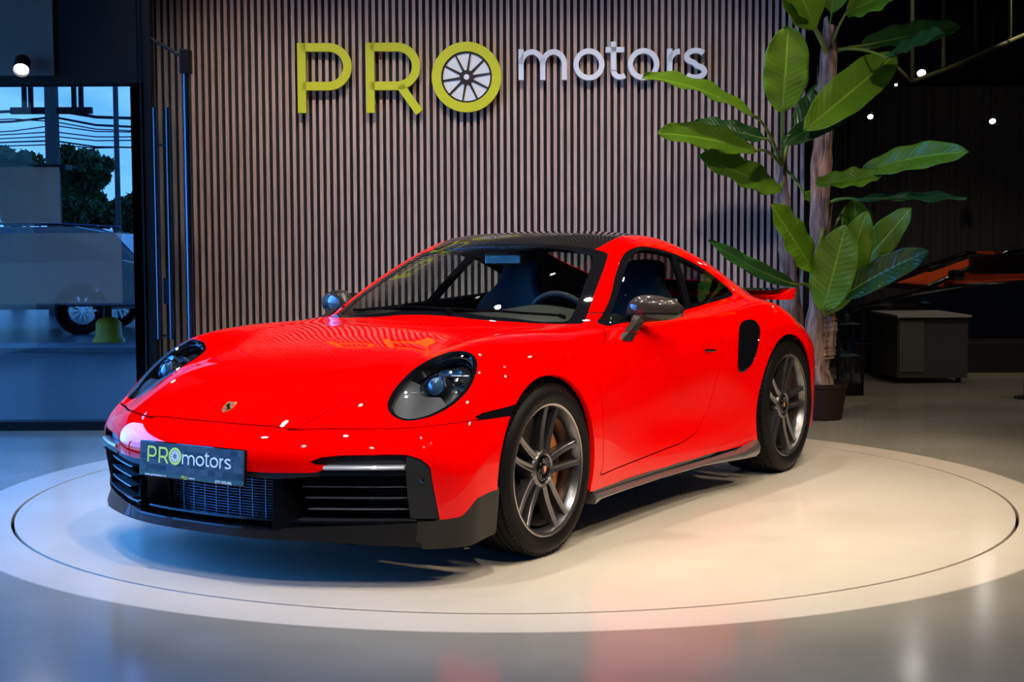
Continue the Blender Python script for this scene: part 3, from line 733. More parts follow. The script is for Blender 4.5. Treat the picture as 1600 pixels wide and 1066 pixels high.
# ---- wheels
def spoke_pts(a, r0, r1, w0, w1, d0, d1, yb0, yf0, yb1, yf1, bend):
    """one spoke: rings along the radius; angle shifts from d0 to d1"""
    R = []
    for t in np.linspace(0, 1, 9):
        r = r0+(r1-r0)*t; e = d0+(d1-d0)*t**.8; w = w0+(w1-w0)*t
        yf = yf0+(yf1-yf0)*t-bend*math.sin(PI*t); yb = yb0+(yb1-yb0)*t
        u = np.array([math.cos(a), math.sin(a)]); v = np.array([-u[1], u[0]])
        def q(s, y): p = u*r+v*(e+s*w/2); return (p[0], y, p[1])
        R.append([q(-1.05, yb), q(-1, yf-.003), q(-.72, yf), q(0, yf-.006), q(.72, yf), q(1, yf-.003), q(1.05, yb)])
    return R
def wheel(loc, sd, R, w, rim, phase, yface):
    """built for the left side (outer face +y) in local coordinates; sd mirrors it"""
    r = empty('wheel', (loc[0], 0, loc[2])); r.parent = car; r.location = loc
    def fin(mb, n, m, par=r, sm=40):
        if sd < 0:
            for v in mb.bm.verts: v.co.y = -v.co.y
        return mb.build(n, m, par, smooth=sm)
    h = w/2; hw = yface
    mb = MB()
    prof = [(rim-.012, h-.035), (rim+.004, h-.020), (rim+.012, h-.008), (rim+.030, h-.001), (rim+.05, h), ((rim+R)/2+.012, h-.003), (R-.018, h-.012), (R-.006, h-.026), (R-.001, h-.045)]
    nz = 5
    for k in range(nz):   # circumferential grooves
        a = (h-.05)*(1-2*(k+.5)/nz); g = .006
        prof += [(R, a+g+.004), (R-.007, a+g), (R-.007, a-g), (R, a-g-.004)]
    prof += [(R-.001, -h+.045), (R-.006, -h+.026), (R-.018, -h+.012), ((rim+R)/2, -h+.002), (rim+.012, -h+.008), (rim-.012, -h+.03)]
    mb.lathe(prof, axis='y', n=128)
    for k in range(84):
        a = 2*PI*k/84; ca, sa = math.cos(a), math.sin(a)
        for s0, s1 in ((h-.046, h-.016), (-h+.016, -h+.046)):
            mb.box((ca*(R-.0078), (s0+s1)/2, sa*(R-.0078)), (.008, .026, .0175), R=np.array([[ca, 0, -sa], [0, 1, 0], [sa, 0, ca]]))
    ty = fin(mb, 'tyre', M['tyre'], sm=32)
    # rim barrel and lip
    mb = MB()
    mb.lathe([(rim+.010, hw-.004), (rim+.011, hw+.001), (rim+.004, hw+.003), (rim-.004, hw), (rim-.008, hw-.008), (rim-.014, hw-.02), (rim-.020, hw-.045), (rim-.024, hw-.075), (rim-.018, -h*.6), (rim-.004, -h+.03), (rim+.008, -h+.02), (rim-.004, -h+.018), (rim-.03, -h*.6), (rim-.036, hw-.075), (rim-.03, hw-.03)], axis='y', n=96)
    rm = fin(mb, 'rim', M['rim'], sm=35)
    mb = MB(); mb.lathe([(rim+.0115, hw-.001), (rim+.0125, hw+.003), (rim+.005, hw+.0055), (rim-.001, hw+.003)], axis='y', n=96, closed=True); fin(mb, 'rim_edge', M['rimedge'], rm)
    for k in range(5):
        a = phase+k*2*PI/5
        for q in (-1, 1):
            mb = MB(); mb.loft(spoke_pts(a, .060, rim-.010, .030, .024, q*.021, q*(.0415), hw-.075, hw-.022, hw-.045, hw-.003, .007))
            s = fin(mb, 'spoke', M['rim'], rm, 25)
            # bright machined edge on the outer flank
    mb = MB(); mb.lathe([(.085, hw-.085), (.080, hw-.035), (.072, hw-.022), (.062, hw-.018), (.055, hw-.024), (.052, hw-.045), (0, hw-.045)], axis='y', n=48); fin(mb, 'hub', M['rim'])
    mb = MB(); mb.lathe([(.050, hw-.045), (.050, hw-.024), (.044, hw-.019), (.036, hw-.018), (.030, hw-.022), (.022, hw-.024), (.020, hw-.020), (0, hw-.019)], axis='y', n=24); nut = fin(mb, 'centre_lock_nut', M['black'])
    for k in range(10):
        a = k*PI/5; mb = MB() if k == 0 else mb
        mb.box((math.cos(a)*.040, hw-.017, math.sin(a)*.040), (.006, .005, .010), R=np.array([[math.cos(a), 0, -math.sin(a)], [0, 1, 0], [math.sin(a), 0, math.cos(a)]]))
    fin(mb, 'nut_teeth', M['bluegrey'], nut)
    mb = MB(); mb.prism([(-.009, .012), (.009, .012), (.010, .0), (.005, -.010), (0, -.014), (-.005, -.010), (-.010, .0)], hw-.0185, hw-.016, lambda u, v, q: (u, q, v)); fin(mb, 'cap_emblem', M['caliper'], nut)
    # brake
    mb = MB(); mb.lathe([(.195, .0), (.203, .002), (.203, .034), (.195, .036), (.075, .036), (.075, .0)], (0, -.045, 0), 'y', 72, closed=True); fin(mb, 'brake_disc', M['disc'])
    mb = MB(); mb.lathe([(.078, -.02), (.078, .0), (.11, .0), (.12, -.008)], (0, -.002, 0), 'y', 40)
    for k in range(10): mb.lathe([(.006, 0), (.006, .008), (0, .009)], (.088*math.cos(k*PI/5), -.002, .088*math.sin(k*PI/5)), 'y', 8)
    fin(mb, 'disc_hat', M['bluegrey'])
    mb = MB(); R_ = []
    for a in np.radians(np.linspace(-38, 50, 16)+(180 if True else 0)):
        e = abs(a-PI-.1)/.77; kk = 1-.25*max(0, e-.6)
        a2 = a
        ca, sa = math.cos(a2), math.sin(a2)
        R_.append([(ca*q*1., y, sa*q) for q, y in ((.118, -.055), (.118, .030*kk), (.135, .046*kk), (.175, .050*kk), (.200, .040*kk), (.212, .01), (.212, -.055))])
    mb.loft(R_); fin(mb, 'brake_caliper', M['caliper'])
    mb = MB(); mb.box((0, -h*.5, 0), (.09, h, .09), bev=.02); mb.box((0, -h-.1, 0), (.05, .35, .05)); fin(mb, 'axle_carrier', M['dark'])
    return r
for sd in BS:
    wheel((0, sd*.792, .343), sd, .343, .255, .254, math.radians(180-81), .113)
    wheel((-2.45, sd*.790, .361), sd, .361, .305, .2667, math.radians(180-78), .135)

# ---- headlights
def lamp_panel(name, mat, parent, sd, poly, off, depth=.004):
    ids = (sh.names.index('lamp'),)
    F = [f for f, l in zip(sh.F, sh.L) if l in ids and poly(sh.V[f].mean(0)@LM.T)]
    return F
for sd in BS:
    hl = empty('headlight', (0, 0, 0)); hl.parent = car
    S1 = (sd,)
    panel('lamp_lens', ['lamp', 'lamp_low'], M['lens'], hl, depth=.003, sides=S1, inner=True, offset=-.001)
    panel('lamp_housing', ['lamp', 'lamp_low'], M['lampdark'], hl, depth=0, sides=S1, offset=-.062)
    # grey reflector shield in the lower front half of the lamp
    panel('lamp_shield', ['lamp_low'], M['lampgrey'], hl, depth=.012, sides=S1, offset=-.022)
    c = np.array([.468, sd*.702, .700]); ax = np.array([.93, sd*.10, .34]); ax /= np.linalg.norm(ax)
    a = np.cross(ax, (0, 0, 1)); a /= np.linalg.norm(a); b = np.cross(a, ax)
    def ring(r, h, n=24): return [c+ax*h+(a*math.cos(t)+b*math.sin(t))*r for t in np.linspace(0, 2*PI, n, endpoint=False)]
    mb = MB(); mb.loft([ring(.046, -.06), ring(.046, .0), ring(.043, .006), ring(.040, .0), ring(.038, -.01)]); pb = mb.build('projector_barrel', M['lampdark'], hl, smooth=40)
    mb = MB(); mb.loft([ring(.0465, .0, 8), ring(.0475, .004, 8), ring(.044, .008, 8), ring(.0425, .002, 8)], loop=True); mb.build('projector_bezel', M['chrome'], pb)
    mb = MB(); mb.loft([ring(.036*math.cos(t), -.005+.024*math.sin(t)) for t in np.linspace(0, 1.5, 8)]); mb.build('projector_lens', M['lampblue'], pb, smooth=180)
    for (dx, dy, dz, L) in ((-.065, .045, .045, .07), (-.06, .075, -.01, .06), (-.03, .055, -.055, .05), (-.075, -.01, .04, .05)):
        q = c+np.array([dx, sd*dy, dz]); mb = MB()
        mb.loft([[q+ax*h+(a*math.cos(t)*1.3+b*math.sin(t)*.7)*r for t in np.linspace(0, 2*PI, 14, endpoint=False)] for r, h in ((.018, -.03), (.022, .0), (.019, .004), (.015, -.004), (.006, -.006))])
        mb.build('led_module', M['lampblue'], hl, smooth=40)
    mb = MB(); p0 = c+np.array([-.02, sd*.02, .035]); p1 = c+np.array([-.075, sd*.10, .035])
    mb.tube([p0, p1], .0035, 8); mb.build('light_rod', M['chrome'], hl, smooth=60)
    # rim of small bright facets around the lens
    loopP = [LAMP3[i] for i in range(len(LAMP3))]; ctr = LAMP3.mean(0)
    pts = [ctr+(q-ctr)*.90-np.array([.01, .004, .016]) for q in smooth_closed(LAMP3, 3)]; pts.append(pts[0]); pts.append(pts[1])
    mb = MB(); mb.tube([p*[1, sd, 1] for p in pts], .0028, 6, cap=False); mb.build('light_ring', M['lampgrey'], hl, smooth=60)

# ---- mirrors
for sd in BS:
    mr = empty('side_mirror', (0, 0, 0)); mr.parent = car
    def mring(y, zc, hz, x0, x1, n=20, lo=0., hi=2*PI):
        """egg section at width y: front x0 (rounded) to back x1 (flat)"""
        R = []
        for k in range(n):
            t = lo+(hi-lo)*k/(n-1 if hi-lo < 6.2 else n)
            cx_ = (x1+x0)/2; R.append((cx_+(x0-x1)/2*math.copysign(abs(math.cos(t))**.75, math.cos(t)), sd*y, zc+hz*math.copysign(abs(math.sin(t))**.9, math.sin(t))))
        return R
    sec = [(.792, .920, .012, -.862, -.885), (.798, .922, .030, -.848, -.895), (.812, .930, .046, -.838, -.915), (.835, .937, .056, -.83, -.93), (.865, .941, .060, -.828, -.945), (.90, .942, .058, -.835, -.957), (.94, .940, .053, -.85, -.965), (.975, .937, .046, -.87, -.97), (1.0, .933, .037, -.892, -.972), (1.015, .930, .026, -.915, -.973), (1.022, .928, .010, -.935, -.972)]
    mb = MB(); mb.loft([mring(*s) for s in sec]); cap = mb.build('mirror_cap', M['carbon_mirror'], mr, smooth=60)
    mb = MB(); R = []
    for y, zc, hz, x0, x1 in sec[1:-1]:
        q = []
        for z, e in ((zc-hz*.32, .004), (zc-hz*.62, .006), (zc-hz-.003, -.012), (zc-hz*1.0, -.05), (zc-hz*.6, -.052), (zc-hz*.32, -.02)):
            q.append((x0+e-(.004 if e > 0 else 0)-.010*((zc-z)/hz)**2, sd*y, z))
        R.append(q)
    mb.loft(R); mb.build('mirror_lower_trim', M['black'], mr, smooth=60)
    mb = MB(); mb.loft([[(-.66+dx*1.0, sd*(.848+dy), .800+dz) for dx, dy, dz in ((.0, .0, .012), (-.085, .0, .0), (-.085, .035, .0), (.0, .03, .012))],
                        [(-.70+dx*.8, sd*(.862+dy), .838+dz) for dx, dy, dz in ((.0, .0, .008), (-.085, .0, .0), (-.085, .03, .0), (.0, .03, .008))]])
    mb.build('mirror_foot', M['trim'], mr, bevel=.004)
    mb = MB(); mb.loft([[(-.70+dx*.8, sd*(.862+dy), .841+dz) for dx, dy, dz in ((.0, .0, .008), (-.085, .0, .0), (-.085, .03, .0), (.0, .03, .008))],
                        [(-.79+dx*.8, sd*(.850+dy), .880+dz) for dx, dy, dz in ((.0, .0, .01), (-.085, .0, .0), (-.085, .035, .0), (.0, .035, .01))],
                        [(-.83+dx*.6, sd*(.840+dy), .905+dz) for dx, dy, dz in ((.0, .0, .01), (-.085, .0, .0), (-.085, .045, .0), (.0, .045, .01))]])
    mb.build('mirror_arm', M['carbon_mirror'], mr, bevel=.004)
    mb = MB(); mb.box((-.963, sd*.91, .941), (.006, .17, .085), bev=.002); mb.build('mirror_glass', M['chrome'], mr)
    # small triangular window pillar in front of the side window
# ---- rear spoiler
sp = []
for y in np.linspace(-.66, .66, 31):
    f = abs(y)/.66; up = .012*f**4; xb = -3.40+.16*f**2.5; xa = -3.10+.0*f
    sp.append([(xa, y, .925+up), (xa-.02, y, .934+up), (xb+.01, y, .944+up+.012*f**6), (xb, y, .936+up), (xb+.03, y, .905), (xa-.02, y, .900)])
mb = MB(); mb.loft(sp); spo = mb.build('rear_spoiler', M['red'], car, smooth=40)
sp = []
for y in np.linspace(-.625, .625, 31):
    f = abs(y)/.66; xb = -3.38+.16*f**2.5; xa = -3.00
    sp.append([(xa, y, .958), (xa-.1, y, .968), (xb+.02, y, .966), (xb, y, .958), (xb+.02, y, .948), (xa-.02, y, .945)])
mb = MB(); mb.loft(sp); mb.build('spoiler_blade', M['black'], spo, smooth=40)
# ---- wipers
for y0, y1, xx in ((.10, -.52, 0), (.60, .02, 0)):
    pts = []
    for t in np.linspace(0, 1, 12):
        y = y0+(y1-y0)*t; x = np.interp(abs(y), [0, .25, .46, .60], [-.452, -.462, -.53, -.60])-.004-.012*math.sin(PI*t)
        z = .9+.0*t
        # sit on the glass
        zz = np.linspace(.80, 1.1, 200); f = body(np.stack([np.full(200, x), np.full(200, y), zz], -1)); z = zz[np.argmax(f > 0)]
        pts.append((x, y, z+.010))
    mb = MB(); mb.tube(pts, .006, 6); mb.tube([pts[0], (pts[0][0]+.05, pts[0][1]+.05, pts[0][2]-.005)], .010, 8); mb.build('wiper', M['dark'], car, smooth=60)
# ---- number plate with dealer plate insert
px_, pz_ = 1.016, .432
pl = empty('number_plate', (px_, 0, pz_)); pl.parent = car; pl.rotation_euler = (0, math.radians(-4), 0)
def ymb(): return MB()
mb = MB(); mb.box((0, 0, 0), (.012, .536, .132), bev=.004); mb.build('plate_frame', M['black'], pl)
m, t, b, o = nt('plate_carbon_print'); b.inputs['Roughness'].default_value = .4; b.inputs['Coat Weight'].default_value = .08
tc = t.nodes.new('ShaderNodeTexCoord'); mp = t.nodes.new('ShaderNodeMapping'); mp.inputs['Scale'].default_value = (1, 28, 50)
bk = t.nodes.new('ShaderNodeTexBrick'); bk.inputs['Scale'].default_value = 1; bk.inputs['Mortar Size'].default_value = 0; bk.offset = .5
bk.inputs['Brick Width'].default_value = 1; bk.inputs['Row Height'].default_value = 1
bk.inputs['Color1'].default_value = (.004, .009, .014, 1); bk.inputs['Color2'].default_value = (.05, .065, .08, 1); b.inputs['Specular IOR Level'].default_value = .2
sx = t.nodes.new('ShaderNodeSeparateXYZ'); cx_ = t.nodes.new('ShaderNodeCombineXYZ')
t.links.new(tc.outputs['Object'], mp.inputs[0]); t.links.new(mp.outputs[0], sx.inputs[0]); t.links.new(sx.outputs[1], cx_.inputs[0]); t.links.new(sx.outputs[2], cx_.inputs[1])
t.links.new(cx_.outputs[0], bk.inputs['Vector']); t.links.new(bk.outputs['Color'], b.inputs['Base Color'])
mb = MB(); mb.box((.0065, 0, .009), (.003, .520, .108), bev=.001); mb.build('plate_sheet', m, pl)
def logo_wheel(mb_l, mb_w, mb_d, c, R, Mf, dep):
    """lime tyre ring, white disc, dark spokes; Mf maps (u,v,h) to xyz"""
    cu, cv = c; n = 48
    def rg(r0, r1, mb, h0, h1):
        for k in range(n):
            a0, a1 = 2*PI*k/n, 2*PI*(k+1)/n
            q = [(cu+r*math.cos(a), cv+r*math.sin(a)) for r, a in ((r0, a0), (r1, a0), (r1, a1), (r0, a1))]
            mb.add([Mf(*p, h0) for p in q]+[Mf(*p, h1) for p in q], [(4, 5, 6, 7), (3, 2, 1, 0), (1, 2, 6, 5), (0, 4, 7, 3)])
    rg(R*.73, R, mb_l, 0, dep)
    rg(R*.68, R*.73, mb_d, 0, dep*.8); rg(.001, R*.68, mb_w, 0, dep*.6)
    for k in range(10):
        a = 2*PI*k/10+.15; u = np.array([math.cos(a), math.sin(a)]); v = np.array([-u[1], u[0]])
        q = [np.array(c)+u*r+v*s for r, s in ((R*.12, -R*.035), (R*.70, -R*.022), (R*.70, R*.022), (R*.12, R*.035))]
        mb_d.add([Mf(*p, dep*.6) for p in q]+[Mf(*p, dep*.8) for p in q], [(4, 5, 6, 7), (0, 1, 5, 4), (1, 2, 6, 5), (2, 3, 7, 6), (3, 0, 4, 7)])
    rg(.001, R*.20, mb_d, 0, dep*.9); rg(.001, R*.08, mb_w, 0, dep)
MfP = lambda u, v, h: (.008+h, u, v)
mbl, mbw, mbd = MB(), MB(), MB()
for ch, x0, w_, y0, hh, st in (('P', 0, .047, 0, .060, .0075), ('R', .059, .050, 0, .060, .0075), ('m', .180, .064, .004, .037, .0058), ('o', .250, .041, .004, .037, .0058), ('t', .294, .023, .004, .050, .0058), ('o', .320, .041, .004, .037, .0058), ('r', .368, .019, .004, .037, .0058), ('s', .390, .036, .004, .037, .0058)):
    for pl_ in letter(ch, w_, hh, st): ribbon(mbl if ch in 'PR' else mbw, [(x0+a-.222, y0+b_-.012) for a, b_ in pl_], st, MfP, 0, .0012)
logo_wheel(mbl, mbw, mbd, (.143-.222, .030-.012), .032, MfP, .001)
mbl.build('plate_lettering_lime', M['lime'], pl); mbw.build('plate_lettering_white', M['white'], pl); mbd.build('plate_wheel_emblem', M['trim'], pl)
def small_text(txt, size, mat_, parent, loc, rot, name, align='LEFT'):
    cu = bpy.data.curves.new(name, 'FONT'); cu.body = txt; cu.size = size; cu.extrude = .0004; cu.align_x = align; cu.resolution_u = 3
    tmp = bpy.data.objects.new('t', cu); C.objects.link(tmp)
    me = bpy.data.meshes.new_from_object(tmp.evaluated_get(bpy.context.evaluated_depsgraph_get())); bpy.data.objects.remove(tmp)
    me.materials.clear(); me.materials.append(mat_); o = bpy.data.objects.new(name, me); C.objects.link(o); o.parent = parent; o.location = loc; o.rotation_euler = rot
    return o
RP = (PI/2, 0, PI/2)
small_text('www.promotors.ro', .014, M['white'], pl, (.0072, -.235, -.0625), RP, 'plate_web_address')
small_text('PRO', .017, M['lime'], pl, (.0072, -.045, -.063), RP, 'plate_small_wordmark')
small_text('motors', .011, M['white'], pl, (.0072, -.008, -.0595), RP, 'plate_small_wordmark')
small_text('0757.095.095', .015, M['white'], pl, (.0072, .125, -.0628), RP, 'plate_phone_number')
# ---- bonnet crest
cz_ = float(HT(np.array([.822]), np.array([0.]))[0])
g = grad(np.array([[.822, 0., cz_]]))[0]; tx = np.cross([0, 1., 0], g)     # tx points down the nose
Mb = lambda u, v, h: tuple(np.array([.822, 0, cz_])+np.array([0, 1., 0])*u-tx*v+g*(h+.001))
def crest(k): return [(-.022*k, .026*k), (-.011*k, .030*k), (0, .027*k), (.011*k, .030*k), (.022*k, .026*k), (.024*k, .0), (.016*k, -.020*k), (0, -.033*k), (-.016*k, -.020*k), (-.024*k, 0)]
mb = MB(); mb.prism(crest(1.05), 0, .003, Mb); bd = mb.build('bonnet_badge', M['gold'], car)
mb = MB()
for s_ in (-1, 1):
    mb.prism([(s_*.003, .004), (s_*.019, .004), (s_*.018, .018), (s_*.003, .018)][::s_], .003, .0036, Mb) if s_ > 0 else mb.prism([(-.003, -.004), (-.019, -.004), (-.014, -.016), (-.003, -.022)], .003, .0036, Mb)
mb.build('badge_red_field', M['badge_red'], bd)
mb = MB(); mb.prism([(-.019, .004), (-.003, .004), (-.003, .018), (-.018, .018)], .003, .0036, Mb); mb.prism([(.003, -.004), (.019, -.004), (.014, -.016), (.003, -.022)], .003, .0036, Mb); mb.prism([(-.006, -.006), (.006, -.006), (.006, .007), (-.006, .007)], .0036, .0042, Mb)
mb.build('badge_black_field', M['black'], bd)
# ---- cabin
mb = MB(); mb.box((-1.25, 0, .28), (1.7, 1.40, .06)); mb.box((-.50, 0, .55), (.04, 1.45, .5)); mb.box((-2.15, 0, .62), (.04, 1.3, .64))
mb.box((-2.35, 0, .90), (.55, 1.10, .06)); mb.build('cabin_floor', M['dark'], car)
mb = MB(); R = []
for y in np.linspace(-.70, .70, 29):
    f = abs(y)/.70; bump_ = .055*math.exp(-((y-.36)/.20)**2)
    xa = -.50-.17*f*f; ztop = .905+bump_*.8
    R.append([(xa, y, .70), (xa-.03, y, .862), (xa-.12, y, .885+bump_*.2), (xa-.28, y, ztop), (xa-.36, y, ztop-.02), (xa-.40, y, .80), (xa-.36, y, .60)])
mb.loft(R); mb.build('dashboard', M['dash'], car, smooth=60)
sw = empty('steering_wheel', (-1.02, .37, .83)); sw.parent = car; sw.rotation_euler = (0, math.radians(-68), 0)
mb = MB(); rg_ = []
for k in range(40):
    a = 2*PI*k/40; rg_.append([((.178+.015*math.cos(q))*math.cos(a), (.178+.015*math.cos(q))*math.sin(a), .015*math.sin(q)) for q in np.linspace(0, 2*PI, 10, endpoint=False)])
mb.loft(rg_, loop=True); mb.build('wheel_rim', M['fabric'], sw, smooth=180)
mb = MB(); mb.lathe([(0, .03), (.05, .03), (.062, .01), (.06, -.02), (0, -.03)], axis='z', n=24)
for a in (PI/2, -PI/2, PI): mb.box((math.cos(a)*.11, math.sin(a)*.11, 0), (.12 if abs(math.cos(a)) > .5 else .035, .035 if abs(math.cos(a)) > .5 else .12, .014), bev=.004)
mb.build('wheel_hub', M['trim'], sw, smooth=40)
for y in (.37, -.37):
    st = empty('front_seat', (-1.55, y, .32)); st.parent = car
    mb = MB(); R = []
    for t, w_, th in ((0, .44, .16), (.15, .50, .17), (.4, .54, .15), (.6, .50, .13), (.68, .34, .11), (.74, .27, .10), (.84, .27, .09), (.89, .22, .06)):
        x = -.05-.30*t; z = .12+t*.80; R.append([(x-th/2, -w_/2+.03, z), (x+th*.1, -w_/2, z), (x+th*.62, -w_/2+.03, z), (x+th*.30, -w_/2+.12, z), (x+th*.30, w_/2-.12, z), (x+th*.62, w_/2-.03, z), (x+th*.1, w_/2, z), (x-th/2, w_/2-.03, z)])
    mb.loft(R); mb.build('backrest', M['fabric'], st, smooth=180, sub=1)
    mb = MB(); R = []
    for x, z, w_ in ((-.05, .12, .46), (.15, .10, .50), (.38, .12, .50), (.46, .10, .46), (.47, .04, .44)):
        R.append([(x, -w_/2, z-.10), (x, -w_/2, z+.06), (x, -w_/2+.10, z+.03), (x, w_/2-.10, z+.03), (x, w_/2, z+.06), (x, w_/2, z-.10)])
    mb.loft(R); mb.build('seat_cushion', M['fabric'], st, smooth=180, sub=1)
mb = MB(); mb.box((-1.085, 0, 1.155), (.03, .22, .062), bev=.012); mb.tube([(-1.09, 0, 1.17), (-1.11, 0, 1.21)], .012, 8); mb.build('rear_view_mirror', M['black'], car)
mb = MB()
for s_ in BS: mb.box((-1.1, s_*.80, .62), (1.15, .05, .46))
mb.build('door_lining', M['dash'], car)
P1('headlining', ['roof'], M['dark'], depth=0, offset=-.035)

for hl_, sd in zip([o for o in bpy.data.objects if o.name.startswith('headlight')], BS):
    n_ = ln*[1, sd, 1]; ux = np.cross([0, 0, 1.], n_); ux /= np.linalg.norm(ux); uy = np.cross(n_, ux)
    p_ = np.array([.540, sd*.640, .690]); g_ = grad(p_[None])[0]; p_ = p_-g_*(body(p_[None])[0]+.014)
    if sd < 0: p_ = p_-ux*.10
    ux = ux-g_*(ux@g_); ux /= np.linalg.norm(ux); uy = np.cross(g_, ux)
    small_text('PORSCHE', .011, M['chrome'], hl_, tuple(p_), Matrix(((ux[0], uy[0], g_[0]), (ux[1], uy[1], g_[1]), (ux[2], uy[2], g_[2]))).to_euler(), 'lamp_lettering')
# ================================================================ the showroom
def at(px, py, d):
    """point of the room d metres (horizontally) in front of the camera, seen at px, py"""
    r = cr*((px-800)/FPX)+cu_*(-(py-533)/FPX)+cf; k = d/(r[0]*HF[0]+r[1]*HF[1]); return CAM+r*k
def UDZ(u, d, z): return np.array(W(u, d, z))
def rbox(mb, u, d, z, su, sd_, sz, bev=0): mb.box(UDZ(u, d, z), (su, sd_, sz), R=ROT, bev=bev); return mb
TC = np.array([-1.1922, -.0165]); TR = 2.3665
# floor material: polished resin, light cream on and around the turntable, grey-green beyond
m, t, b, o = nt('resin_floor')
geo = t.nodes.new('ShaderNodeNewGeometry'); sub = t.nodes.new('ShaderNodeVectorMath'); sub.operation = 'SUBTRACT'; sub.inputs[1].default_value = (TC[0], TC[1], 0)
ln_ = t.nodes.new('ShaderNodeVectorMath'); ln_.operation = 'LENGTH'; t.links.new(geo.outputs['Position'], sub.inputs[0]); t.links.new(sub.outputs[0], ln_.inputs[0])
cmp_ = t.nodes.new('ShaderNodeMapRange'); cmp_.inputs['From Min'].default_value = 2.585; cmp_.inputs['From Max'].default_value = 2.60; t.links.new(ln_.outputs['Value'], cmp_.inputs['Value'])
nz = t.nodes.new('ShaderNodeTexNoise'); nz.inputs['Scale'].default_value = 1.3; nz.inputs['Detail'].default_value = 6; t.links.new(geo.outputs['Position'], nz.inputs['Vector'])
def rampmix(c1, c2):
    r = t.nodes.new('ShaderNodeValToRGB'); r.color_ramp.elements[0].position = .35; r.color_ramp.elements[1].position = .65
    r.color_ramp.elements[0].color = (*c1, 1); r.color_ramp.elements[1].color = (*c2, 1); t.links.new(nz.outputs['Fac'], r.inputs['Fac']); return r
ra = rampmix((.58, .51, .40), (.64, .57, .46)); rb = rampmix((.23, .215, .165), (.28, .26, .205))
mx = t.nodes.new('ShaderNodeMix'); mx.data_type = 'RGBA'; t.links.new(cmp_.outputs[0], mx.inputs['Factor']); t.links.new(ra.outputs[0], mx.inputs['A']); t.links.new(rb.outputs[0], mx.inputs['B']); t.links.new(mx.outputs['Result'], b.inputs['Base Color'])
b.inputs['Roughness'].default_value = .16; b.inputs['Specular IOR Level'].default_value = .45
nb = t.nodes.new('ShaderNodeTexNoise'); nb.inputs['Scale'].default_value = 14; nb.inputs['Detail'].default_value = 2; t.links.new(geo.outputs['Position'], nb.inputs['Vector'])
bp_ = t.nodes.new('ShaderNodeBump'); bp_.inputs['Strength'].default_value = .06; bp_.inputs['Distance'].default_value = .004; t.links.new(nb.outputs['Fac'], bp_.inputs['Height']); t.links.new(bp_.outputs[0], b.inputs['Normal'])
M['floor'] = m
# ring-shaped gap between floor and turntable
def disc_plate(name, r0, r1, z1, z0, mat, outer=None, kind='structure'):
    mb = MB(); n = 160
    if outer is None: mb.lathe([(r0, z1), (r1, z1), (r1, z0), (r0, z0)], (TC[0], TC[1], 0), 'z', n, closed=True)
    return mb.build(name, mat, None, smooth=30, kind=kind)
mb = MB(); n = 160
inner = [(TC[0]+TR*1.0035*math.cos(2*PI*k/n), TC[1]+TR*1.0035*math.sin(2*PI*k/n), 0) for k in range(n)]
L_, Rr, D0, D1 = -5.4, 9.0, -3.2, 18.0
outer = []
for k in range(n):   # project the ring onto the room's rectangle
    a = 2*PI*k/n; dv = np.array([math.cos(a), math.sin(a)]); best = 1e9
    du, dd = dv@HR, dv@HF; c0 = TC-CAM[:2]; u0, d0 = c0@HR, c0@HF
    for val, cur, den in ((L_, u0, du), (Rr, u0, du), (D0, d0, dd), (D1, d0, dd)):
        if abs(den) > 1e-9 and (val-cur)/den > 0: best = min(best, (val-cur)/den)
    outer.append((TC[0]+dv[0]*best, TC[1]+dv[1]*best, 0))
corners = [UDZ(u, d, 0) for u, d in ((L_, D0), (L_, D1), (Rr, D0), (Rr, D1))]
mb.loft([inner, outer], cap=False)
lowr = [(x, y, -.03) for x, y, z in inner]; mb.loft([inner, lowr], cap=False)
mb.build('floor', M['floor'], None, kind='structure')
tt = None
mb = MB(); mb.lathe([(.0, 0.), (1.2, 0), (TR*.9975, 0.), (TR*.9975, -.03), (0, -.03)], (TC[0], TC[1], 0), 'z', 160)
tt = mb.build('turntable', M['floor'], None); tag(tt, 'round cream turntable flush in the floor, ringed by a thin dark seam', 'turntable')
mb = MB(); mb.box(UDZ(1.8, 7.4, -.09), (16, 22, .1), R=ROT); mb.build('floor_pit', M['dark'], None, kind='structure')

# ---- slat wall behind the car: backing and slats (one thing each panel pattern -> slats are the wall's own surface)
WD = 10.25; U0, U1 = -2.68, 2.16
m_w = pbr('slat_walnut', (.56, .44, .39), .5, noise=(6, .25), coord='Object'); 
for nn in m_w.node_tree.nodes:
    if nn.type == 'TEX_NOISE':
        mp = m_w.node_tree.nodes.new('ShaderNodeMapping'); mp.inputs['Scale'].default_value = (14, 14, .8)
        tcn = [q for q in m_w.node_tree.nodes if q.type == 'TEX_COORD'][0]; m_w.node_tree.links.new(tcn.outputs['Object'], mp.inputs[0]); m_w.node_tree.links.new(mp.outputs[0], nn.inputs['Vector'])
mb = MB(); rbox(mb, (U0+U1)/2, WD+.06, 2.1, U1-U0, .08, 4.2); wall = mb.build('wall_back', pbr('felt_backing', (.018, .026, .040), .9), None, kind='structure')
pitch = .0489; mb = MB(); k = 0
while U0+.012+k*pitch < U1-.02:
    rbox(mb, U0+.02+k*pitch, WD, 2.1, .024, .024, 4.18); k += 1
sl = mb.build('trim_slats', m_w, None, kind='structure')
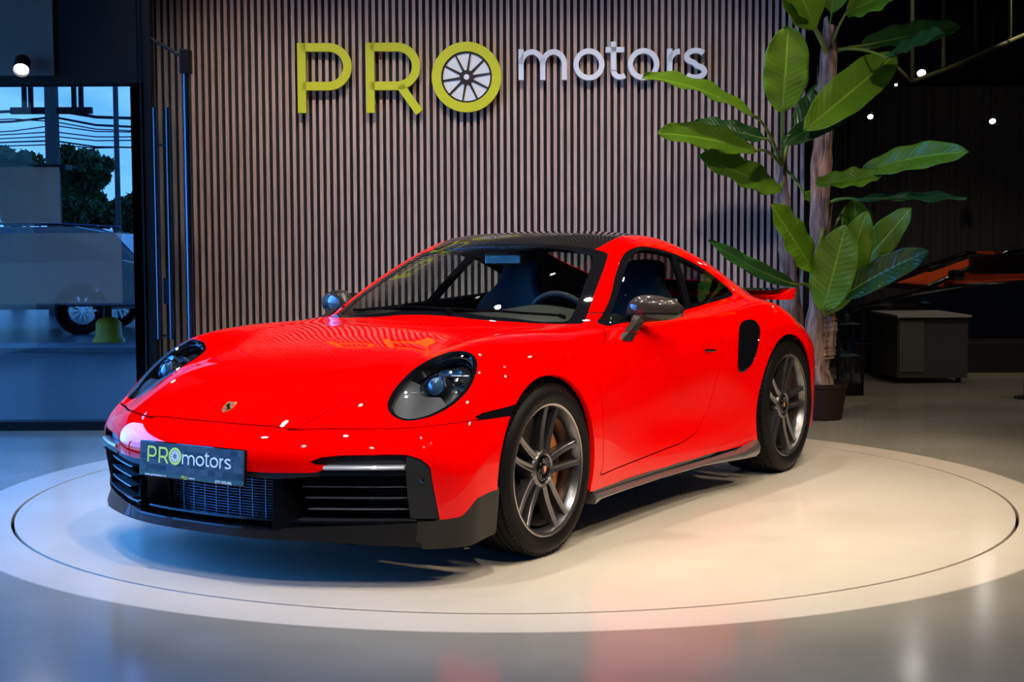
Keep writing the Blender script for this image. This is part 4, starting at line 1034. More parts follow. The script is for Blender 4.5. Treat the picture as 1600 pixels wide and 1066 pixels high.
# ---- wall sign letters, each stands off the slats
SD = WD-.085
org = at(465.5, 176.5, SD); sgu = SD/FPX
su0 = (org[:2]-CAM[:2])@HR; sz0 = org[2]
def MfS(u, v, h): return tuple(UDZ(su0+u*sgu, SD-h, sz0+v*sgu))
M['sign_lime'] = pbr('sign_lime', (.62, .72, .03), .45); M['sign_white'] = pbr('sign_white', (.80, .92, 1.0), .45); M['sign_side'] = pbr('sign_dark', (.02, .02, .025), .4)
names = {'P': 'letter P', 'R': 'letter R', 'm': 'letter m', 't': 'letter t', 'r': 'letter r', 's': 'letter s'}
oc = 0
for ch, x0, w_, y0, hh, st in SIGN:
    mb = MB()
    for pl_ in letter(ch, w_, hh, st): ribbon(mb, [(x0+a, y0+b_) for a, b_ in pl_], st, MfS, -.045, 0)
    o = mb.build('sign_letter', M['sign_lime'] if ch in 'PR' else M['sign_white'], None)
    if ch == 'o': oc += 1
    lb = {'P': 'large lime green letter P at the left of the wall sign', 'R': 'large lime green letter R of the wall sign, after the P', 'm': 'white letter m of the wall sign, beside the lime wheel emblem', 't': 'white letter t of the wall sign, taller than its neighbours', 'r': 'white letter r of the wall sign, last but one', 's': 'white letter s ending the wall sign, above a banana leaf'}.get(ch) or ('white letter o of the wall sign, between m and t' if oc == 1 else 'white letter o of the wall sign between t and r, touched by a leaf')
    tag(o, lb, 'letter', 'wall sign PROmotors')
em = empty('sign_wheel_emblem', tuple(UDZ(su0+261*sgu, SD, sz0+54*sgu)), 0, 'round lime letter O of the wall sign, filled with a white and black wheel', 'letter', 'wall sign PROmotors')
a_, b2, c_ = MB(), MB(), MB(); logo_wheel(a_, b2, c_, (261.5, 54), 54, lambda u, v, h: tuple(np.array(MfS(u, v, h-.045))-np.array(em.location)), .045)
a_.build('tyre_ring', M['sign_lime'], em); b2.build('white_disc', M['sign_white'], em); c_.build('wheel_spokes', M['sign_side'], em)
# ---- other walls and ceiling
H_ = 4.2
M['wallgrey'] = pbr('dark_plaster', (.035, .035, .038), .8)
M['ceil'] = pbr('black_ceiling', (.006, .006, .007), .8)
M['frame'] = pbr('anthracite_frame', (.006, .007, .009), .5, spec=.1)
M['pole'] = pbr('blue_steel', (.05, .08, .12), .22, .9)
mb = MB(); rbox(mb, 1.8, 3.1, H_+.05, 14.6, 12.7, .1); rbox(mb, 3.2, 13.8, H_+.05, 11.8, 8.7, .1); mb.build('ceiling', M['ceil'], None, kind='structure')
mb = MB(); rbox(mb, 1.8, D0-.05, 2.1, 14.6, .1, 4.2); mb.build('wall_front', M['wallgrey'], None, kind='structure')
mb = MB(); rbox(mb, Rr+.05, 7.4, 2.1, .1, 21.4, 4.2); mb.build('wall_right', M['wallgrey'], None, kind='structure')
# left side wall: low kerb and high lintel, glass between
mb = MB(); rbox(mb, L_-.05, 3.1, 3.55, .1, 12.6, 1.3); rbox(mb, L_-.05, 3.1, .02, .1, 12.6, .1); rbox(mb, L_-.05, -.3, 1.5, .1, 5.8, 3.0)
for d in (2.6, 4.9, 7.1, 9.3): rbox(mb, L_-.05, d, 1.5, .1, .12, 3.0)
mb.build('wall_left', M['frame'], None, kind='structure')
mb = MB(); rbox(mb, L_-.05, 5.95, 1.5, .01, 6.7, 2.9); mb.build('window_1', pane('side_window_pane', (.55, .75, .85)), None, kind='structure')
# facade: header, kerb, post, pane
FDp = 9.35
zt = at(100, 130, FDp)[2]; ur = -2.44
mb = MB(); rbox(mb, (L_+ur)/2, FDp+.1, (zt+H_)/2, ur-L_, .22, H_-zt); rbox(mb, (L_+ur)/2, FDp, .03, ur-L_, .12, .06)
mb.build('wall_facade', M['frame'], None, kind='structure')
mb = MB(); rbox(mb, (L_+ur)/2-.01, FDp+.02, zt/2+.03, ur-L_, .012, zt-.06); mb.build('window_2', pane('facade_pane', (.26, .38, .47), gain=.5), None, kind='structure')
mb = MB(); rbox(mb, ur+.03, FDp, H_/2, .05, .09, H_); mb.build('trim_post', M['frame'], None, kind='structure')
mb = MB(); rbox(mb, ur-.012, FDp-.05, H_/2, .008, .02, H_); mb.build('trim_post_edge', M['pole'], None, kind='structure')
mb = MB(); a_ = UDZ(-2.50, 9.46, 2.1); b_ = UDZ(-2.70, 10.3, 2.1); mb.box((a_+b_)/2, (np.linalg.norm(a_-b_), .05, 4.2), rz=math.atan2((b_-a_)[1], (b_-a_)[0])); rbox(mb, -2.74, 14.2, 2.1, .08, 7.9, 4.2); mb.build('trim_return', M['dark'], None, kind='structure')
# translucent sheets imitating brown reflections in the glass, and a grey panel on the header
mf = bpy.data.materials.new('beige_reflection'); mf.use_nodes = True; t = mf.node_tree; b = t.nodes['Principled BSDF']; b.inputs['Base Color'].default_value = (.20, .15, .11, 1); b.inputs['Roughness'].default_value = .7
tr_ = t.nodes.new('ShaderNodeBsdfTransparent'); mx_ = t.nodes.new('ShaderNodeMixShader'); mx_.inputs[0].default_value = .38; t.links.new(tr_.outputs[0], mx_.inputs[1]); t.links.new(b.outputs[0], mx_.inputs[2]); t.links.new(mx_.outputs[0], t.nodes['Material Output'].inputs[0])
for (x0, y0, x1, y1), lb_ in (((-60, 365, 192, 474), 'wide beige translucent sheet imitating a reflection low on the glass front'), ((-60, 262, 95, 349), 'smaller beige translucent sheet imitating a reflection on the glass front, above the wide one')):
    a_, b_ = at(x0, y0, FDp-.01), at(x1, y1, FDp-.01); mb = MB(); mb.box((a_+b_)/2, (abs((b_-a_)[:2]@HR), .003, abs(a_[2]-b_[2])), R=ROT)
    tag(mb.build('reflection_sheet', mf, None), lb_, 'panel', 'imitated reflections on the glass front')
a_, b_ = at(-80, -60, FDp-.03), at(85, 118, FDp-.03); mb = MB(); mb.box((a_+b_)/2, (abs((b_-a_)[:2]@HR), .02, abs(a_[2]-b_[2])), R=ROT)
tag(mb.build('wall_panel', pbr('grey_panel', (.05, .052, .058), .6), None), 'plain dark grey panel mounted above the glass front at the far left', 'panel')
# glass door leaf with long pull handles and a round pivot post
gd = empty('glass_door', tuple(UDZ(-2.28, FDp-.02, 0)), 0, 'frameless clear glass door leaf with long steel pull bars, left of the slat wall', 'door')
def lb(mb, u, d, z, su, sd_, sz, org_=None): mb.box(UDZ(u, d, z)-np.array(gd.location if org_ is None else org_), (su, sd_, sz), R=ROT); return mb
mb = MB(); lb(mb, -2.285, FDp-.02, 1.5, .20, .012, 2.96); mb.build('door_pane', pane('door_pane', (.78, .86, .90)), gd)
for px0 in (243, 263):
    a0, a1 = at(px0-2, 168, FDp-.08), at(px0+9, 530, FDp-.08); a1[2] = max(a1[2], .5); a1[:2] = a0[:2]
    mb = MB(); mb.tube([a0-gd.location, a1-gd.location], .013, 10); mb.build('pull_bar', M['pole'], gd, smooth=60)
for py in (227, 525):
    a0, a1 = at(243, py, FDp-.06), at(266, py, FDp-.06)
    mb = MB(); mb.tube([a0-gd.location, a1-gd.location], .008, 8); mb.build('handle_bracket', M['pole'], gd)
q = at(262, 455, FDp-.06); mb = MB(); lb(mb, (q[:2]-CAM[:2])@HR, FDp-.05, q[2], .055, .03, .17); mb.build('door_lock', M['pole'], gd, bevel=.004)
pp = empty('pivot_post', tuple(UDZ(-2.15, FDp-.05, 0)), 0, 'tall round blue steel post with clamp between glass door and slat wall', 'post')
zc_ = at(291, 105, FDp)[2]
mb = MB(); mb.tube([(0, 0, 0), (0, 0, zc_)], .024, 20); mb.build('tube', M['pole'], pp, smooth=60)
mb = MB(); mb.box((0, 0, zc_+.03), (.075, .075, .16), R=ROT, bev=.01); mb.build('clamp', M['trim'], pp)
mb = MB(); mb.tube([(0, 0, zc_+.05), UDZ(-2.44, FDp-.02, zc_+.22)-np.array(pp.location)], .012, 8); mb.build('stay_rod', M['trim'], pp)
# back wall far behind: dark curtain
mc = pbr('curtain_cloth', (.035, .035, .040), .85)
mb = MB(); R = []
for k in range(240):
    u = 1.9+7.1*k/239; R.append([UDZ(u, 16.6+.05*math.sin(k*1.9), .0), UDZ(u, 16.6+.05*math.sin(k*1.9), 3.1)])
for a, b_ in zip(R, R[1:]): mb.add([a[0], b_[0], b_[1], a[1]], [(0, 1, 2, 3)])
cu2 = mb.build('curtain', mc, None, smooth=180); tag(cu2, 'floor length dark grey pleated curtain across the far wall on the right', 'curtain')
mb = MB(); rbox(mb, 3.2, D1+.05, 2.1, 11.8, .1, 4.2); mb.build('wall_far', M['wallgrey'], None, kind='structure')
# ---- spot lamps: round fitting, glowing face, and the light itself
M['bulb'] = pbr('lamp_face', (1, 1, 1), .5, emis=(1, .93, .82), estr=22); M['bulbw'] = pbr('lamp_face_white', (1, 1, 1), .5, emis=(.9, .95, 1), estr=9)
def spot(u, d, z, tgt, energy, col, cone=60, label='', group=None, warm=True, stem=True, sc=1., rad=.045, blend=.5):
    p = UDZ(u, d, z); r = empty('spotlight', tuple(p), 0, label, 'lamp', group)
    dv = np.array(tgt)-p; dv /= np.linalg.norm(dv)
    a = np.cross(dv, (0, 0, 1.)); a = a/np.linalg.norm(a) if np.linalg.norm(a) > 1e-3 else np.array([1., 0, 0]); b_ = np.cross(dv, a)
    ring = lambda rr, h: [dv*h*sc+(a*math.cos(t)+b_*math.sin(t))*rr*sc for t in np.linspace(0, 2*PI, 20, endpoint=False)]
    mb = MB(); mb.loft([ring(.035, -.13), ring(.05, -.12), ring(.055, 0), ring(.05, 0), ring(.048, -.03)]); mb.build('lamp_can', M['trim'], r, smooth=40)
    mb = MB(); mb.loft([ring(.046, -.028), ring(.044, -.02)]); mb.build('lamp_face', M['bulb'] if warm else M['bulbw'], r)
    if stem and H_-z > .16: mb = MB(); mb.tube([-dv*.12, (-dv*.12)+np.array([0, 0, H_-z-.1])], .008, 6); mb.build('lamp_stem', M['trim'], r)
    l = bpy.data.lights.new('spot', 'SPOT'); l.energy = energy; l.color = col; l.spot_size = math.radians(cone); l.spot_blend = blend; l.shadow_soft_size = rad
    o = bpy.data.objects.new('spot_light', l); C.objects.link(o); o.parent = r; o.location = dv*.01; o.rotation_euler = Vector(dv).to_track_quat('-Z', 'Y').to_euler()
    return r
WARM = (1, .84, .66); NEU = (1, .93, .85)
HC = 3.95
gl_ = 'added ceiling spotlights over the showroom'
def T(u, d, z=0.): return UDZ(u, d, z)
def UD(x, y): q = np.array([x, y])-CAM[:2]; return q@HR, q@HF
cu0, cd0 = UD(-1.2, 0)
for i, (u, d, tu, td, tz, e, col, cone) in enumerate([
    (-1.4, 4.6, -.4, 6.0, .6, 170, NEU, 70), (.2, 3.6, .2, 6.0, .5, 300, NEU, 70), (1.9, 4.2, 1.0, 6.4, .5, 190, WARM, 70),
    (3.2, 6.0, 1.6, 6.9, .3, 200, WARM, 75), (2.6, 8.2, 1.5, 7.4, .4, 150, WARM, 70), (.6, 7.4, .5, 6.9, .9, 200, NEU, 60), (-.6, 7.6, -.3, 7.0, .9, 160, NEU, 60),
    (-2.6, 6.6, -.8, 6.4, .5, 70, NEU, 60), (3.4, 3.6, 1.6, 5.6, .3, 260, WARM, 70), (-.9, 2.2, -.5, 5.2, .2, 110, NEU, 60), (1.1, 1.6, .8, 5.4, .2, 240, NEU, 60)]):
    spot(u, d, HC, T(tu, td, tz), e, col, cone, 'small black round ceiling spotlight added above the picture, aimed about the showroom', gl_, blend=.6)
# wall washers for the slats and the sign
for i, u in enumerate((-1.9, -.9, .1, 1.1)):
    spot(u, 8.3, HC, T(u+.05, WD, 1.0), 120, (1, .80, .66), 70, 'small black round ceiling spotlight aimed at the slat wall, above the picture', 'ceiling spotlights washing the slat wall', blend=.9)

for u, d, tu, td, tz, e in ((3.4, 7.2, 2.2, 9.8, .6, 80), (5.2, 9.5, 4.0, 11.2, 0, 150), (4.8, 12.9, 4.9, 14.6, .8, 120), (3.6, 11.4, 3.4, 12.6, .3, 40), (5.6, 14.0, 5.2, 16.6, 1.4, 12), (-2.2, 4.0, -.9, 6.0, .4, 60), (-.2, 5.4, -.2, 6.4, .8, 50), (1.4, 5.6, 1.0, 6.8, .9, 50), (2.3, 6.6, 1.4, 7.2, .9, 50), (1.6, 2.8, 1., 5.5, .5, 60), (-1.0, 6.2, -.6, 6.4, .9, 50)):  # leading lamps are added, unseen, to brighten plants, floor, counter, black car and curtain
    spot(u, d, HC, T(tu, td, tz), e, WARM if u > 2 else NEU, 75, 'small black round ceiling spotlight added above the picture, aimed about the showroom', gl_, blend=.7)
# ================================================================ outside, seen through the glass front
M['asphalt'] = pbr('wet_asphalt', (.035, .045, .055), .35, noise=(3, .4)); M['paving'] = pbr('pale_paving', (.16, .18, .2), .5, noise=(2, .2))
M['suv'] = pbr('suv_paint', (.008, .012, .02), .2, .3, 1, .03); M['bark'] = pbr('tree_bark', (.10, .08, .06), .9, bump=(40, .6, .01))
M['leaf'] = pbr('tree_leaf', (.035, .085, .02), .6, noise=(9, .5)); M['concrete'] = pbr('pole_concrete', (.05, .055, .06), .8, noise=(8, .2))
M['yellow'] = pbr('yellow_paint', (.75, .50, .02), .45); M['cable'] = pbr('cable_black', (.01, .01, .012), .6)
mb = MB(); mb.box(UDZ(-22.8, 26.5, -.04), (40, 34, .1), R=ROT); mb.build('ground', M['asphalt'], None, kind='structure')
mb = MB(); mb.box(UDZ(-22.8, 16.9, .0), (40, .9, .12), R=ROT); mb.build('trim_kerb', M['paving'], None, kind='structure')
# parked estate car, side on
def suv(u, d, face):
    r = empty('parked_car', tuple(UDZ(u, d, 0)), RZ, 'dark blue parked car outside the window, side on, tail at right', 'car')
    prof_low = [(-2.35, .35), (-2.35, .75), (-2.2, .92), (-1.2, 1.02), (1.95, 1.08), (2.28, 1.0), (2.36, .75), (2.33, .38)]
    def ar(cx): return [(cx+.40*math.cos(math.radians(a)), .36+.40*math.sin(math.radians(a))) for a in range(0, 181, 20)]
    poly = prof_low+ar(1.35)+ar(-1.45)
    R = []
    mb = MB()
    for y, k in ((-.92, 0), (-.95, .0), (.95, 0), (.92, 0)):
        s_ = .985 if abs(y) < .94 and y in (-.92, .92) else 1
        R.append([(x*s_, (y if abs(y) > .94 else math.copysign(.90, y))*1.0, z*s_+.01) for x, z in poly])
    R = [[(x*.985, -.93, z*.98+.01) for x, z in poly], [(x, -.88, z) for x, z in poly], [(x, .88, z) for x, z in poly], [(x*.985, .93, z*.98+.01) for x, z in poly]]
    mb.loft(R); mb.build('body', M['suv'], r)
    cab = [(-1.35, 1.0), (-.55, 1.50), (-.2, 1.56), (1.2, 1.56), (1.75, 1.46), (2.2, 1.03)]
    mb = MB(); mb.loft([[(x*.93+.05, -.62-.25*(1.56-z)/.56, z) for x, z in cab], [(x, -.55-.25*(1.56-z)/.56, z) for x, z in cab], [(x, .55+.25*(1.56-z)/.56, z) for x, z in cab], [(x*.93+.05, .62+.25*(1.56-z)/.56, z) for x, z in cab]])
    mb.build('roof', M['suv'], r)
    for s_ in (-1, 1):
        for pz in ([(-1.0, 1.06), (-.45, 1.44), (.25, 1.46), (.25, 1.07)], [(.32, 1.07), (.32, 1.46), (1.1, 1.45), (1.75, 1.09)]):
            mb = MB(); mb.prism(pz, 0, .02, lambda a, b_, h: (a*.95+.05, s_*(.64+h+.24*(1.56-b_)/.56), b_)); mb.build('car_window', M['black'], r)
        mb = MB(); mb.tube([(-.3, s_*.60, 1.60), (.6, s_*.60, 1.62), (1.5, s_*.58, 1.57)], .02, 6); mb.build('roof_rail', M['pole'], r)
        for x in (1.35, -1.45):
            mb = MB(); mb.lathe([(.20, -.02), (.22, .0), (.33, .0), (.345, -.04), (.345, -.18), (.30, -.2)], (x, s_*.90, .345), 'y', 32)
            if s_ < 0: pass
            w = mb.build('tyre', M['tyre'], r, smooth=40)
            mb = MB(); mb.lathe([(0, .0), (.05, .0), (.06, -.01)], (x, s_*.905, .345), 'y', 16)
            for k in range(10): a = k*PI/5; mb.box((x+math.cos(a)*.13, s_*.90, .345+math.sin(a)*.13), (.17, .02, .03), R=np.array([[math.cos(a), 0, -math.sin(a)], [0, 1, 0], [math.sin(a), 0, math.cos(a)]]))
            mb.build('rim', M['chrome'], w)
    return r
q = at(70, 480, 21.0); suv((q[:2]-CAM[:2])@HR-.5, 21.0, 1)
# yellow bollard lamp with a wide flat cap
q = at(170, 520, 17.6); bo = empty('yellow_bollard', (q[0], q[1], .01), 0, 'short yellow bollard with dark flat cap outside the window, below the parked car', 'bollard')
mb = MB(); mb.lathe([(.20, 0), (.20, .07), (.16, .12), (.16, .28), (.12, .33), (.06, .36), (0, .37)], axis='z', n=24); mb.build('base', M['yellow'], bo, smooth=40)
mb = MB(); mb.lathe([(.045, .34), (.045, .52)], axis='z', n=12); mb.lathe([(0, .56), (.5, .55), (.62, .53), (.5, .51), (0, .50)], axis='z', n=32); mb.build('cap', M['frame'], bo, smooth=40)
# utility poles and cables
def utpole(px, d, r0, label, ptop=-160, pbot=400):
    a = at(px, 300, d); p = empty('utility_pole', (a[0], a[1], 0), 0, label, 'pole')
    zt_ = at(px, ptop, d)[2]; mb = MB(); mb.tube([(0, 0, 0), (0, 0, zt_*.5), (0, 0, zt_)], [r0*1.2, r0*1.05, r0*.9], 14); mb.build('shaft', M['concrete'], p, smooth=60); return p
p1 = utpole(84, 26, .12, 'thick concrete utility pole outside, left of the trees, carrying cables')
mb = MB(); mb.box((0, 0, at(84, 262, 26)[2]), (.6, .4, .10), R=ROT); mb.build('transformer_shelf', M['frame'], p1)
mb = MB(); mb.box((0, 0, at(84, 173, 26)[2]), (1.5, .12, .12), R=ROT); [mb.tube([(HR[0]*s_, HR[1]*s_, at(84, 173, 26)[2]), (HR[0]*s_, HR[1]*s_, at(84, 130, 26)[2])], .05, 6) for s_ in (-.5, -.38, .42, .55)]; mb.build('cross_arm', M['frame'], p1)
p2 = utpole(184, 24, .042, 'thin dark street pole outside at the right of the glass front')
for i, (y0, y1, y2, th) in enumerate(((174, 172, 186, .03), (190, 183, 200, .022), (205, 196, 207, .012), (210, 206, 214, .012), (216, 213, 219, .012), (222, 220, 231, .016), (186, 190, 206, .012), (228, 226, 229, .012))):
    pts = [at(-60, y0+4, 26), at(20, y0, 26), at(84, y1, 26), at(150, (y1+y2)/2+4, 26), at(240, y2, 26), at(330, y2+4, 26)]
    mb = MB(); mb.tube(pts, th, 5); o = mb.build('overhead_cable', M['cable'], None, smooth=60)
    tag(o, ['thicker topmost overhead cable outside crossing both poles', 'thick second overhead cable outside below the topmost one', None, None, None, 'lower thick overhead cable outside dipping to the right', None, None][i] or 'thin black overhead cable outside, one of a bundle below the thick ones', 'cable', 'overhead cables outside')
def leafball(mb, c, r, n, s):
    for _ in range(n):
        v = rng.normal(size=3); v /= np.linalg.norm(v); p = np.array(c)+v*r*(rng.random()**.4)*np.array([1, 1, .8])
        a = rng.normal(size=3); a /= np.linalg.norm(a); b_ = np.cross(a, rng.normal(size=3)); b_ /= np.linalg.norm(b_); k = s*(.6+.8*rng.random())
        mb.add([p-a*k, p+b_*k*.5, p+a*k, p-b_*k*.5], [(0, 1, 2, 3)])
def tree(px, d, balls, label, leafn=900):
    a = at(px, 400, d); t_ = empty('tree', (a[0], a[1], 0), 0, label, 'tree', 'trees beyond the car park')
    off = np.array([a[0], a[1], 0]); top = max(at(px, b_[1], d)[2] for b_ in balls)
    mb = MB(); mb.tube([(0, 0, 0), (.1, 0, top*.4), (0, .1, top*.8)], [.16, .11, .05], 8)
    mbl_ = MB()
    for bx, by, br in balls:
        c = at(bx, by, d+rng.uniform(-.4, .4))-off; mb.tube([(0, .0, c[2]*.45), c*.8+np.array([0, 0, c[2]*.05]), c], [.05, .035, .02], 5); leafball(mbl_, c, br*d/FPX, leafn, .10)
    mb.build('trunk', M['bark'], t_, smooth=60); mbl_.build('foliage', M['leaf'], t_)
tree(28, 29, [(10, 290, 40), (40, 265, 34), (0, 250, 26), (25, 320, 40), (50, 320, 36)], 'leafy tree outside at the far left of the glass front')
tree(125, 30, [(110, 262, 26), (135, 255, 26), (150, 275, 22), (120, 300, 34), (100, 330, 34), (95, 290, 30), (145, 262, 16), (165, 258, 12), (105, 238, 10), (140, 318, 26)], 'leafy tree outside with ragged crown right of the thick pole')
tree(205, 32, [(190, 330, 26), (215, 318, 20), (170, 335, 24), (150, 345, 24), (225, 335, 26), (205, 345, 26)], 'low dark bushy tree outside at the right end of the glass front')
# ================================================================ banana plants
def leafmat(name, c1, c2, rough=.42):
    m, t, b, o = nt(name); b.inputs['Roughness'].default_value = rough
    uv = t.nodes.new('ShaderNodeUVMap'); sp = t.nodes.new('ShaderNodeSeparateXYZ'); t.links.new(uv.outputs[0], sp.inputs[0])
    # fine side veins leaving the midrib at an angle
    ab = t.nodes.new('ShaderNodeMath'); ab.operation = 'ABSOLUTE'; t.links.new(sp.outputs[0], ab.inputs[0])
    mm = t.nodes.new('ShaderNodeMath'); mm.operation = 'MULTIPLY_ADD'; mm.inputs[1].default_value = -.14; t.links.new(ab.outputs[0], mm.inputs[0]); t.links.new(sp.outputs[1], mm.inputs[2])
    sc = t.nodes.new('ShaderNodeMath'); sc.operation = 'MULTIPLY'; sc.inputs[1].default_value = 95; t.links.new(mm.outputs[0], sc.inputs[0])
    sn = t.nodes.new('ShaderNodeMath'); sn.operation = 'SINE'; t.links.new(sc.outputs[0], sn.inputs[0])
    nz = t.nodes.new('ShaderNodeTexNoise'); nz.inputs['Scale'].default_value = 5; tc = t.nodes.new('ShaderNodeTexCoord'); t.links.new(tc.outputs['Object'], nz.inputs['Vector'])
    mx = t.nodes.new('ShaderNodeMix'); mx.data_type = 'RGBA'; mx.inputs['A'].default_value = (*c1, 1); mx.inputs['B'].default_value = (*c2, 1); t.links.new(nz.outputs['Fac'], mx.inputs['Factor'])
    rib = t.nodes.new('ShaderNodeMath'); rib.operation = 'LESS_THAN'; rib.inputs[1].default_value = .045; t.links.new(ab.outputs[0], rib.inputs[0])
    m2 = t.nodes.new('ShaderNodeMix'); m2.data_type = 'RGBA'; t.links.new(rib.outputs[0], m2.inputs['Factor']); t.links.new(mx.outputs['Result'], m2.inputs['A']); m2.inputs['B'].default_value = (*(min(1, c*1.5+.02) for c in c2), 1)
    t.links.new(m2.outputs['Result'], b.inputs['Base Color'])
    bp = t.nodes.new('ShaderNodeBump'); bp.inputs['Strength'].default_value = .35; bp.inputs['Distance'].default_value = .002; t.links.new(sn.outputs[0], bp.inputs['Height']); t.links.new(bp.outputs[0], b.inputs['Normal'])
    tl = t.nodes.new('ShaderNodeBsdfTranslucent'); t.links.new(m2.outputs['Result'], tl.inputs['Color']); ms = t.nodes.new('ShaderNodeMixShader'); ms.inputs[0].default_value = .22
    t.links.new(b.outputs[0], ms.inputs[1]); t.links.new(tl.outputs[0], ms.inputs[2]); t.links.new(ms.outputs[0], o.inputs[0]); return m
M['ban'] = leafmat('banana_leaf', (.10, .26, .012), (.20, .42, .02)); M['band'] = leafmat('banana_leaf_dark', (.015, .07, .02), (.04, .15, .03), .3)
M['stalk'] = pbr('leaf_stalk', (.22, .33, .05), .45, noise=(9, .3))
M['trunk'] = pbr('banana_trunk', (.50, .32, .23), .8, noise=(11, .6), tint=(.10, .055, .04), bump=(30, 1., .02))
for nn in M['trunk'].node_tree.nodes:
    if nn.type == 'TEX_NOISE':
        T_ = M['trunk'].node_tree; mp = T_.nodes.new('ShaderNodeMapping'); mp.inputs['Scale'].default_value = (3, 3, .45); tcn = [q for q in T_.nodes if q.type == 'TEX_COORD'][0]
        T_.links.new(tcn.outputs['Object'], mp.inputs[0]); T_.links.new(mp.outputs[0], nn.inputs['Vector'])
def trunk(parent, pts, rad, name='trunk'):
    o = np.array(parent.location); mb = MB(); P = [np.array(p, float) for p in pts]
    tt_ = np.linspace(0, 1, len(P)); N = 26; Q = nspline(tt_, np.array(P), np.linspace(0, 1, N)); r = np.interp(np.linspace(0, 1, N), tt_, rad)
    r = r*(1+.09*np.sin(np.arange(N)*2.4)+.05*np.sin(np.arange(N)*5.1)); rings = []
    for k in range(N):
        rings.append([Q[k]-o+r[k]*(1+.12*math.sin(3*a+k*.25))*np.array([math.cos(a), math.sin(a), 0]) for a in np.linspace(0, 2*PI, 16, endpoint=False)])
    mb.loft(rings)
    # dry sheath flaps
    for k in range(3, N-2, 4):
        a = k*1.9; d = np.array([math.cos(a), math.sin(a), 0]); e = np.array([-d[1], d[0], 0]); c = Q[k]-o+d*r[k]*.9; h = .16
        mb.add([c-e*r[k]*.8, c+e*r[k]*.8, c+d*.012+e*r[k]*.3+np.array([0, 0, h]), c+d*.02-e*r[k]*.3+np.array([0, 0, h*.9])], [(0, 1, 2, 3)])
    return mb.build(name, M['trunk'], parent, smooth=50)
def leaf(parent, base, start, tip, width, sag=.0, tilt=0., fold=.25, mat='ban', face=None, wav=.012, blunt=.5):
    """stalk from base to start, blade from start to tip; width = full width; face = direction the blade looks"""
    o = np.array(parent.location); base, start, tip = [np.array(q, float)-o for q in (base, start, tip)]
    L = np.linalg.norm(tip-start); ax = (tip-start)/L
    fc = np.array(face if face is not None else -np.append(HF, 0)*.8+np.array([0, 0, .6])); side = np.cross(ax, fc); side /= np.linalg.norm(side); up = np.cross(side, ax)
    if up@fc < 0: side, up = -side, -up
    side, up = side*math.cos(tilt)+up*math.sin(tilt), up*math.cos(tilt)-side*math.sin(tilt)
    n, m_ = 26, 8; V = []; UV = []; F = []
    ph = rng.uniform(0, 6)
    for i in range(n+1):
        t = i/n; c = start+ax*L*t+np.array([0, 0, sag])*4*t*(1-t)
        w = width/2*min(1, (math.sin(PI*min(t/.42, 1)/2))**.6+.0)*(1-max(0, (t-.45)/.55)**(2.2+blunt*1.5))**.75 if t > 0 else .012
        w = max(w, .004)
        for j in range(-m_, m_+1):
            s = j/m_; V.append(c+side*w*s*math.cos(fold)+up*(abs(s)*w*math.sin(fold)+wav*math.sin(t*22+ph+s*2)*abs(s)**1.5+.5*wav*math.sin(t*9+s*5)*s*s)); UV.append((s, t))
    k = 2*m_+1
    for i in range(n):
        for j in range(2*m_): a = i*k+j; F.append((a, a+1, a+k+1, a+k))
    me = bpy.data.meshes.new('leaf_blade'); me.from_pydata([tuple(v) for v in V], [], F); me.update()
    uvl = me.uv_layers.new(name='UVMap')
    for lp in me.loops: uvl.data[lp.index].uv = UV[lp.vertex_index]
    for p in me.polygons: p.use_smooth = True
    me.materials.append(M[mat]); ob = bpy.data.objects.new('leaf', me); C.objects.link(ob); ob.parent = parent
    sd2 = ob.modifiers.new('t', 'SOLIDIFY'); sd2.thickness = .0015; sd2.offset = 0
    mid = (base+start)/2+np.array([0, 0, .02+.12*np.linalg.norm(start-base)])
    pts = [base*(1-t)**2+2*mid*t*(1-t)+start*t*t for t in np.linspace(0, 1, 8)]+[start+ax*L*t+np.array([0, 0, sag])*4*t*(1-t)-up*.004 for t in (.1, .25, .4, .6, .8)]
    r = list(np.linspace(.014, .009, 8))+[.008, .007, .006, .004, .002]
    mb = MB(); mb.tube(pts, r, 6); mb.build('leaf_stalk', M['stalk'], ob, smooth=60)
    return ob
PD = 9.75
# tall plant at the right: pot, trunk, crown
a = at(1285, 640, PD); pb_ = empty('banana_plant', (a[0], a[1], 0), 0, 'taller artificial banana plant in a brown pot, thick trunk reaching past the picture top', 'plant', 'banana plants beside the slat wall')
mpot = pbr('brown_pot', (.022, .009, .007), .6, spec=.2)
pz = at(1285, 598, PD)[2]
pot = empty('plant_pot', (a[0], a[1], 0), 0, 'dark brown tapered plant pot on the floor behind the red car', 'pot')
mb = MB(); mb.lathe([(.0, 0.0), (.125, 0.0), (.135, .01), (.165, pz-.03), (.172, pz-.03), (.172, pz), (.158, pz), (.150, pz-.05), (0, pz-.05)], axis='z', n=40); mb.build('pot_shell', mpot, pot, smooth=35)
mb = MB(); mb.lathe([(.152, pz-.045), (0, pz-.035)], axis='z', n=30); mb.build('potting_soil', pbr('soil', (.03, .02, .015), .95, bump=(60, 1, .01)), pot)
P_ = lambda x, y, d=PD: at(x, y, d)
base = P_(1285, 610); base[2] = max(.0, pz-.04)
trunk(pb_, [(a[0], a[1], pz-.035), P_(1274, 540), P_(1280, 440), P_(1281, 300), P_(1289, 190), P_(1296, 95), P_(1298, 40)], [.085, .085, .07, .07, .062, .058, .045])
trunk(pb_, [P_(1288, 560), P_(1289, 540), P_(1291, 505), P_(1294, 490)], [.07, .065, .075, .05], 'young_shoot')
top = P_(1293, 92)
leaf(pb_, top, P_(1262, 32, 9.6), P_(1190, -40, 9.2), .36, fold=.3)
